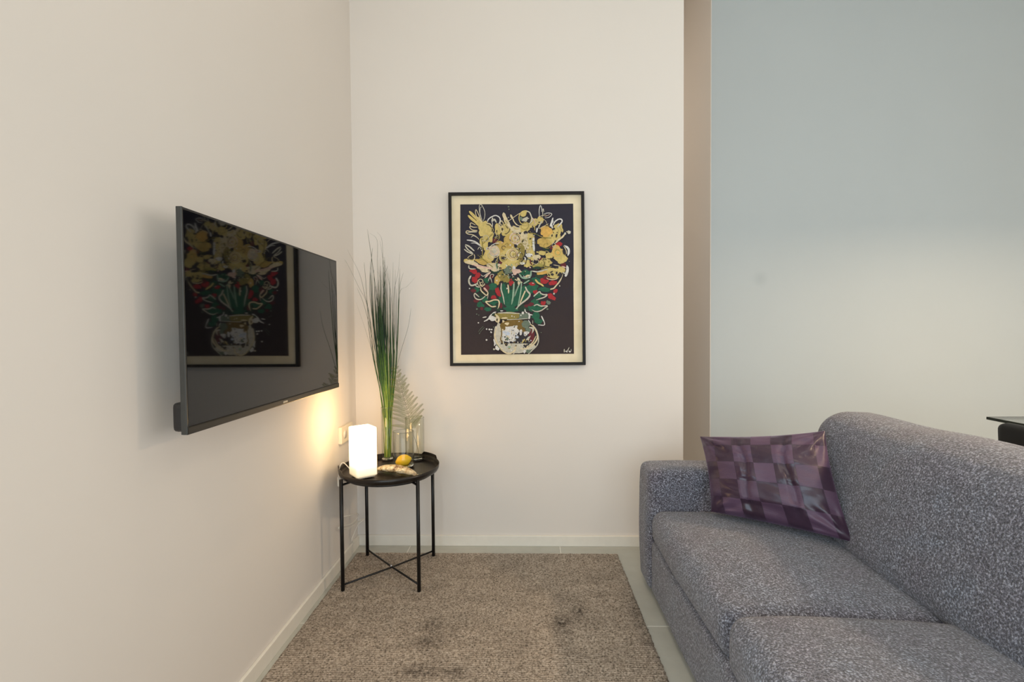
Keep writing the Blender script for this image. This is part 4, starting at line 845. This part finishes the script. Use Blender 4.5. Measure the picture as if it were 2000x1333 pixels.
    for i in range(46):
        a = random.uniform(0, 6.28); r_ = random.uniform(10, 72); x, y = 1008+r_*math.cos(a)*1.15, 478+r_*math.sin(a)*.75; q = random.uniform(3, 8)
        lo('p', random.choice('CCYYOPyK'), random.uniform(.6, 1.2), x, y, q, q*random.uniform(.4, 1), random.uniform(0, 180), random.uniform(0, 200), random.uniform(260, 480))
    for i in range(60):
        a = random.uniform(0, 6.28); r_ = random.uniform(5, 60); bl('p', random.choice('CYPWkyOrK'), 1008+r_*math.cos(a)*1.3, 490+r_*math.sin(a)*.75, random.uniform(.6, 2), random.uniform(.6, 1.6), random.uniform(0, 90))
    for i in range(34):
        bl('p', random.choice('SWTCg'), random.gauss(1000, 18), random.gauss(540, 9), random.uniform(.6, 2.2), random.uniform(.6, 1.6), random.uniform(0, 90))
    for x, y, r_, c in ((917, 564, 1.2, 'W'), (931, 604, 1.7, 'S'), (931, 614, 1.2, 'S'), (935, 616, 1, 'S'), (1093, 559, 1.2, 'P'), (1082, 574, 1.7, 'P'), (1069, 604, 1.8, 'S'), (993, 404, 1.6, 'S'), (994, 409, 1.2, 'S'), (993, 425, .9, 'P'), (1112, 511, .6, 'P')): bl('p', c, x, y, r_, r_)
    s.build('painted_bouquet')
bouquet()
def jug():
    s = Paint(); st, bl, lo = s.stroke, s.blob, s.loop
    bl('V', 'O', 900, 240, 400, 95, 0, .12); bl('V', 'S', 1300, 250, 170, 90, 0, .15); bl('V', 'B', 1000, 470, 330, 130, 0, .15); bl('V', 'S', 1330, 480, 150, 120); bl('V', 'K', 1100, 850, 560, 380, 0, .06)
    bl('V', 'P', 1100, 1070, 500, 190, 0, .12); bl('V', 'P', 610, 780, 130, 320, 0, .1); bl('V', 'B', 730, 560, 90, 110); bl('V', 'B', 1180, 560, 130, 90); bl('V', 'B', 1300, 640, 60, 120, -20)
    bl('V', 'W', 1000, 790, 330, 350, 0, .1); bl('V', 'W', 1080, 560, 90, 80); bl('V', 'L', 880, 740, 150, 100, 0); bl('V', 'L', 1120, 830, 120, 130); bl('V', 'P', 960, 1140, 200, 120); bl('V', 'T', 930, 1110, 90, 60); bl('V', 'W', 1220, 720, 45, 110)
    bl('V', 'K', 830, 1030, 45, 50); bl('V', 'K', 960, 970, 60, 40, 20); bl('V', 'B', 1050, 960, 40, 30); bl('V', 'K', 1340, 1060, 60, 45); bl('V', 'K', 1430, 1040, 30, 40); bl('V', 'K', 1050, 550, 26, 26); bl('V', 'S', 860, 870, 40, 60, 20)
    bl('V', 'r', 1520, 780, 90, 180, 0, .15); st('V', 'P', 4, [(1460, 560), (1560, 600), (1500, 780), (1380, 900)]); bl('V', 'W', 1350, 740, 45, 70); st('V', 'W', 2.6, [(1310, 690), (1440, 690), (1400, 740)]); bl('V', 'S', 1440, 640, 90, 50, 20)
    st('V', 'C', 3.0, [(1480, 470), (1600, 570), (1680, 760), (1660, 900), (1560, 1030), (1400, 1130), (1220, 1150)]); st('V', 'P', 2.2, [(1560, 500), (1660, 660), (1710, 900), (1660, 1060), (1540, 1180), (1430, 1290)]); st('V', 'C', 2.0, [(1640, 800), (1540, 980), (1380, 1100)])
    st('V', 'C', 2.8, [(560, 560), (510, 760), (560, 960), (660, 1130), (800, 1250), (940, 1270), (1060, 1190), (1090, 1080)]); st('V', 'W', 2.6, [(480, 890), (510, 990), (500, 1060)]); st('V', 'P', 2.4, [(700, 820), (740, 940), (760, 1080)]); st('V', 'S', 2.2, [(560, 1020), (620, 1100), (720, 1190)]); bl('V', 'W', 590, 1130, 70, 50, 30); bl('V', 'P', 490, 1160, 30, 25); st('V', 'P', 2.4, [(1200, 1060), (1140, 1180), (1010, 1290)]); st('V', 'W', 4, [(1330, 1180), (1320, 1260)]); bl('V', 'S', 1440, 1220, 70, 50); st('V', 'P', 1.2, [(1180, 1190), (1300, 1180)])
    st('V', 'B', 2.2, [(690, 560), (700, 760), (670, 880), (720, 990)]); st('V', 'Y', 2.6, [(1330, 880), (1260, 980)]); bl('V', 'W', 690, 820, 16, 16)
    # spout, rim
    bl('V', 'W', 440, 310, 110, 70, 0); st('V', 'W', 2.6, [(220, 395), (320, 340), (400, 230), (480, 160), (540, 140)]); bl('V', 'g', 460, 200, 50, 40); st('V', 'C', 4.4, [(560, 230), (620, 330), (600, 430)]); st('V', 'C', 2.2, [(520, 180), (560, 260), (540, 380), (620, 430)]); st('V', 'W', 1.8, [(180, 290), (280, 272)])
    st('V', 'P', 2.2, [(600, 165), (850, 160), (1190, 178)]); st('V', 'C', 3.0, [(700, 310), (850, 300)]); st('V', 'P', 1.4, [(850, 350), (1050, 340), (1420, 320)]); bl('V', 'W', 700, 105, 40, 14); bl('V', 'W', 1280, 165, 32, 36); bl('V', 'W', 1225, 230, 20, 18); bl('V', 'C', 840, 455, 60, 36); bl('V', 'C', 740, 390, 28, 36); bl('V', 'W', 1175, 395, 24, 12); bl('V', 'W', 980, 250, 14, 20); bl('V', 'W', 1045, 270, 14, 18); bl('V', 'W', 865, 340, 14, 10)
    st('V', 'W', 3.6, [(1440, 170), (1460, 240), (1450, 320)]); st('V', 'W', 2.0, [(1430, 200), (1540, 220)]); st('V', 'W', 2.0, [(1335, 60), (1350, 130), (1410, 170)]); st('V', 'W', 1.6, [(1430, 360), (1490, 450)]); st('V', 'P', 1.2, [(1550, 370), (1550, 460)])
    for x, y, r_ in ((285, 605, 22), (365, 612, 28), (425, 620, 24), (415, 690, 26), (285, 905, 26), (480, 550, 16), (90, 730, 16), (400, 810, 12), (1780, 700, 14), (60, 435, 20)): bl('V', 'W' if r_ > 18 else 'S', x, y, r_, r_*.85)
    st('V', 'S', .7, [(90, 720), (150, 640), (230, 560)]); st('V', 'S', .6, [(60, 680), (120, 600), (190, 530)])
    for i in range(70):
        a = random.uniform(0, 6.28); r_ = math.sqrt(random.random()); bl('V', random.choice('WPLCBOSK'), 1060+470*r_*math.cos(a), 850+360*r_*math.sin(a), random.uniform(8, 30), random.uniform(6, 20), random.uniform(0, 90))
    s.build('painted_jug')
jug()
s = Paint(); s.stroke('S', 'P', 2.0, [(540, 560), (535, 820)]); s.stroke('S', 'W', 2.0, [(640, 720), (720, 780), (830, 780)]); s.stroke('S', 'P', 1.4, [(700, 740), (850, 620), (960, 400)]); s.stroke('S', 'W', 2.0, [(940, 690), (1010, 790), (1110, 740)]); s.stroke('S', 'P', 1.3, [(1110, 770), (1140, 560)]); s.build('signature')

# ------------------------------------------------------------------ dining table and chair behind the sofa
dx0 = float(P(1930, 819, Y=2.16)[0]); dY1 = 2.16; dz = .752
dt = empty('dining_table', (dx0+.4, 1.5, 0), 'glass topped dining table with dark edge behind the sofa', 'table')
bbox('glass_top', (dx0, dx0+.8, .75, dY1, dz-.010, dz), thin_glass('table_glass', (.98, .99, .98, 1), 1.3), dt, 0)
g = G(); e_ = .004
for b in ((dx0-e_, dx0, .75, dY1), (dx0+.8, dx0+.8+e_, .75, dY1), (dx0-e_, dx0+.8+e_, .746, .75), (dx0-e_, dx0+.8+e_, dY1, dY1+e_)): g.add(*box(*b, dz-.011, dz+.0005))
g.build('edge_band', simple('dark_glass_edge', (30, 36, 28), .25, var=.1, bs=0), dt, False)
for x in (dx0+.06, dx0+.74):
    for y in (.82, dY1-.08): bbox('leg', (x-.02, x+.02, y-.02, y+.02, 0, dz-.012), M_BLACK, dt, .003)
def chair():
    x = 1.80; y0, y1 = 1.44, 1.885; e = empty('dining_chair', (x+.22, (y0+y1)/2, 0), 'black padded dining chair tucked under the glass table', 'chair')
    m = simple('black_leatherette', (12, 12, 13), .5, var=.15, bs=.15)
    v, f = soft_box((x-.018, x+.018, y0, y1, .50, .785), .017, (.006, 0, 0), .012, 3)
    v = np.array([[q[0]-(q[2]-.5)*.06, (y0+y1)/2+(q[1]-(y0+y1)/2)*(1-.05*(q[2]-.5)/.28*0+.06*min(1, (q[2]-.5)/.2)-.10*max(0, (q[2]-.755)/.03)**2), q[2]] for q in v]); mesh('backrest', v, f, m, e)
    v, f = soft_box((x+.02, x+.44, y0+.01, y1-.01, .42, .48), .022, (0, 0, .008), .02, 3); mesh('seat', v, f, m, e)
    for xx in (x, x+.41):
        for yy in (y0+.03, y1-.03):
            v, f = tube([(xx, yy, 0), (xx, yy, .43 if xx > x else .56)], [.009, .012], 10); mesh('leg', v, f, M_BLACK, e)
chair()
# unseen pendant lamp over the dining table, guessed to supply warm light
pdx, pdy, pdz = dx0+.40, 1.45, 1.85
pe = empty('unseen_pendant_lamp', (pdx, pdy, pdz), 'unseen black dome pendant lamp guessed over the dining table', 'lamp')
v, f = lathe(pdx, pdy, [(.19, pdz), (.185, pdz+.05), (.15, pdz+.13), (.06, pdz+.19), (.02, pdz+.22), (.0, pdz+.22), (.0, pdz+.215), (.055, pdz+.183), (.145, pdz+.125), (.18, pdz+.048), (.186, pdz)], 48); mesh('shade', v, f, M_BLACK, pe)
v, f = tube([(pdx, pdy, pdz+.22), (pdx, pdy, CEIL)], .003, 6); mesh('cable', v, f, M_BLACK, pe)
m, n, l, b = newmat('unseen_pendant_bulb'); b.inputs['Emission Color'].default_value = (*WARM, 1); b.inputs['Emission Strength'].default_value = 10
v, f = lathe(pdx, pdy, [(0, pdz+.06), (.02, pdz+.065), (.03, pdz+.09), (.02, pdz+.12), (0, pdz+.125)], 20); mesh('bulb', v, f, m, pe)
li = bpy.data.lights.new('unseen_pendant_light', 'AREA'); li.shape = 'DISK'; li.size = .26; li.energy = 30; li.color = (1, .72, .45)
lo_ = bpy.data.objects.new('unseen_pendant_light', li); COL.objects.link(lo_); lo_.parent = pe; lo_.location = (0, 0, .02)
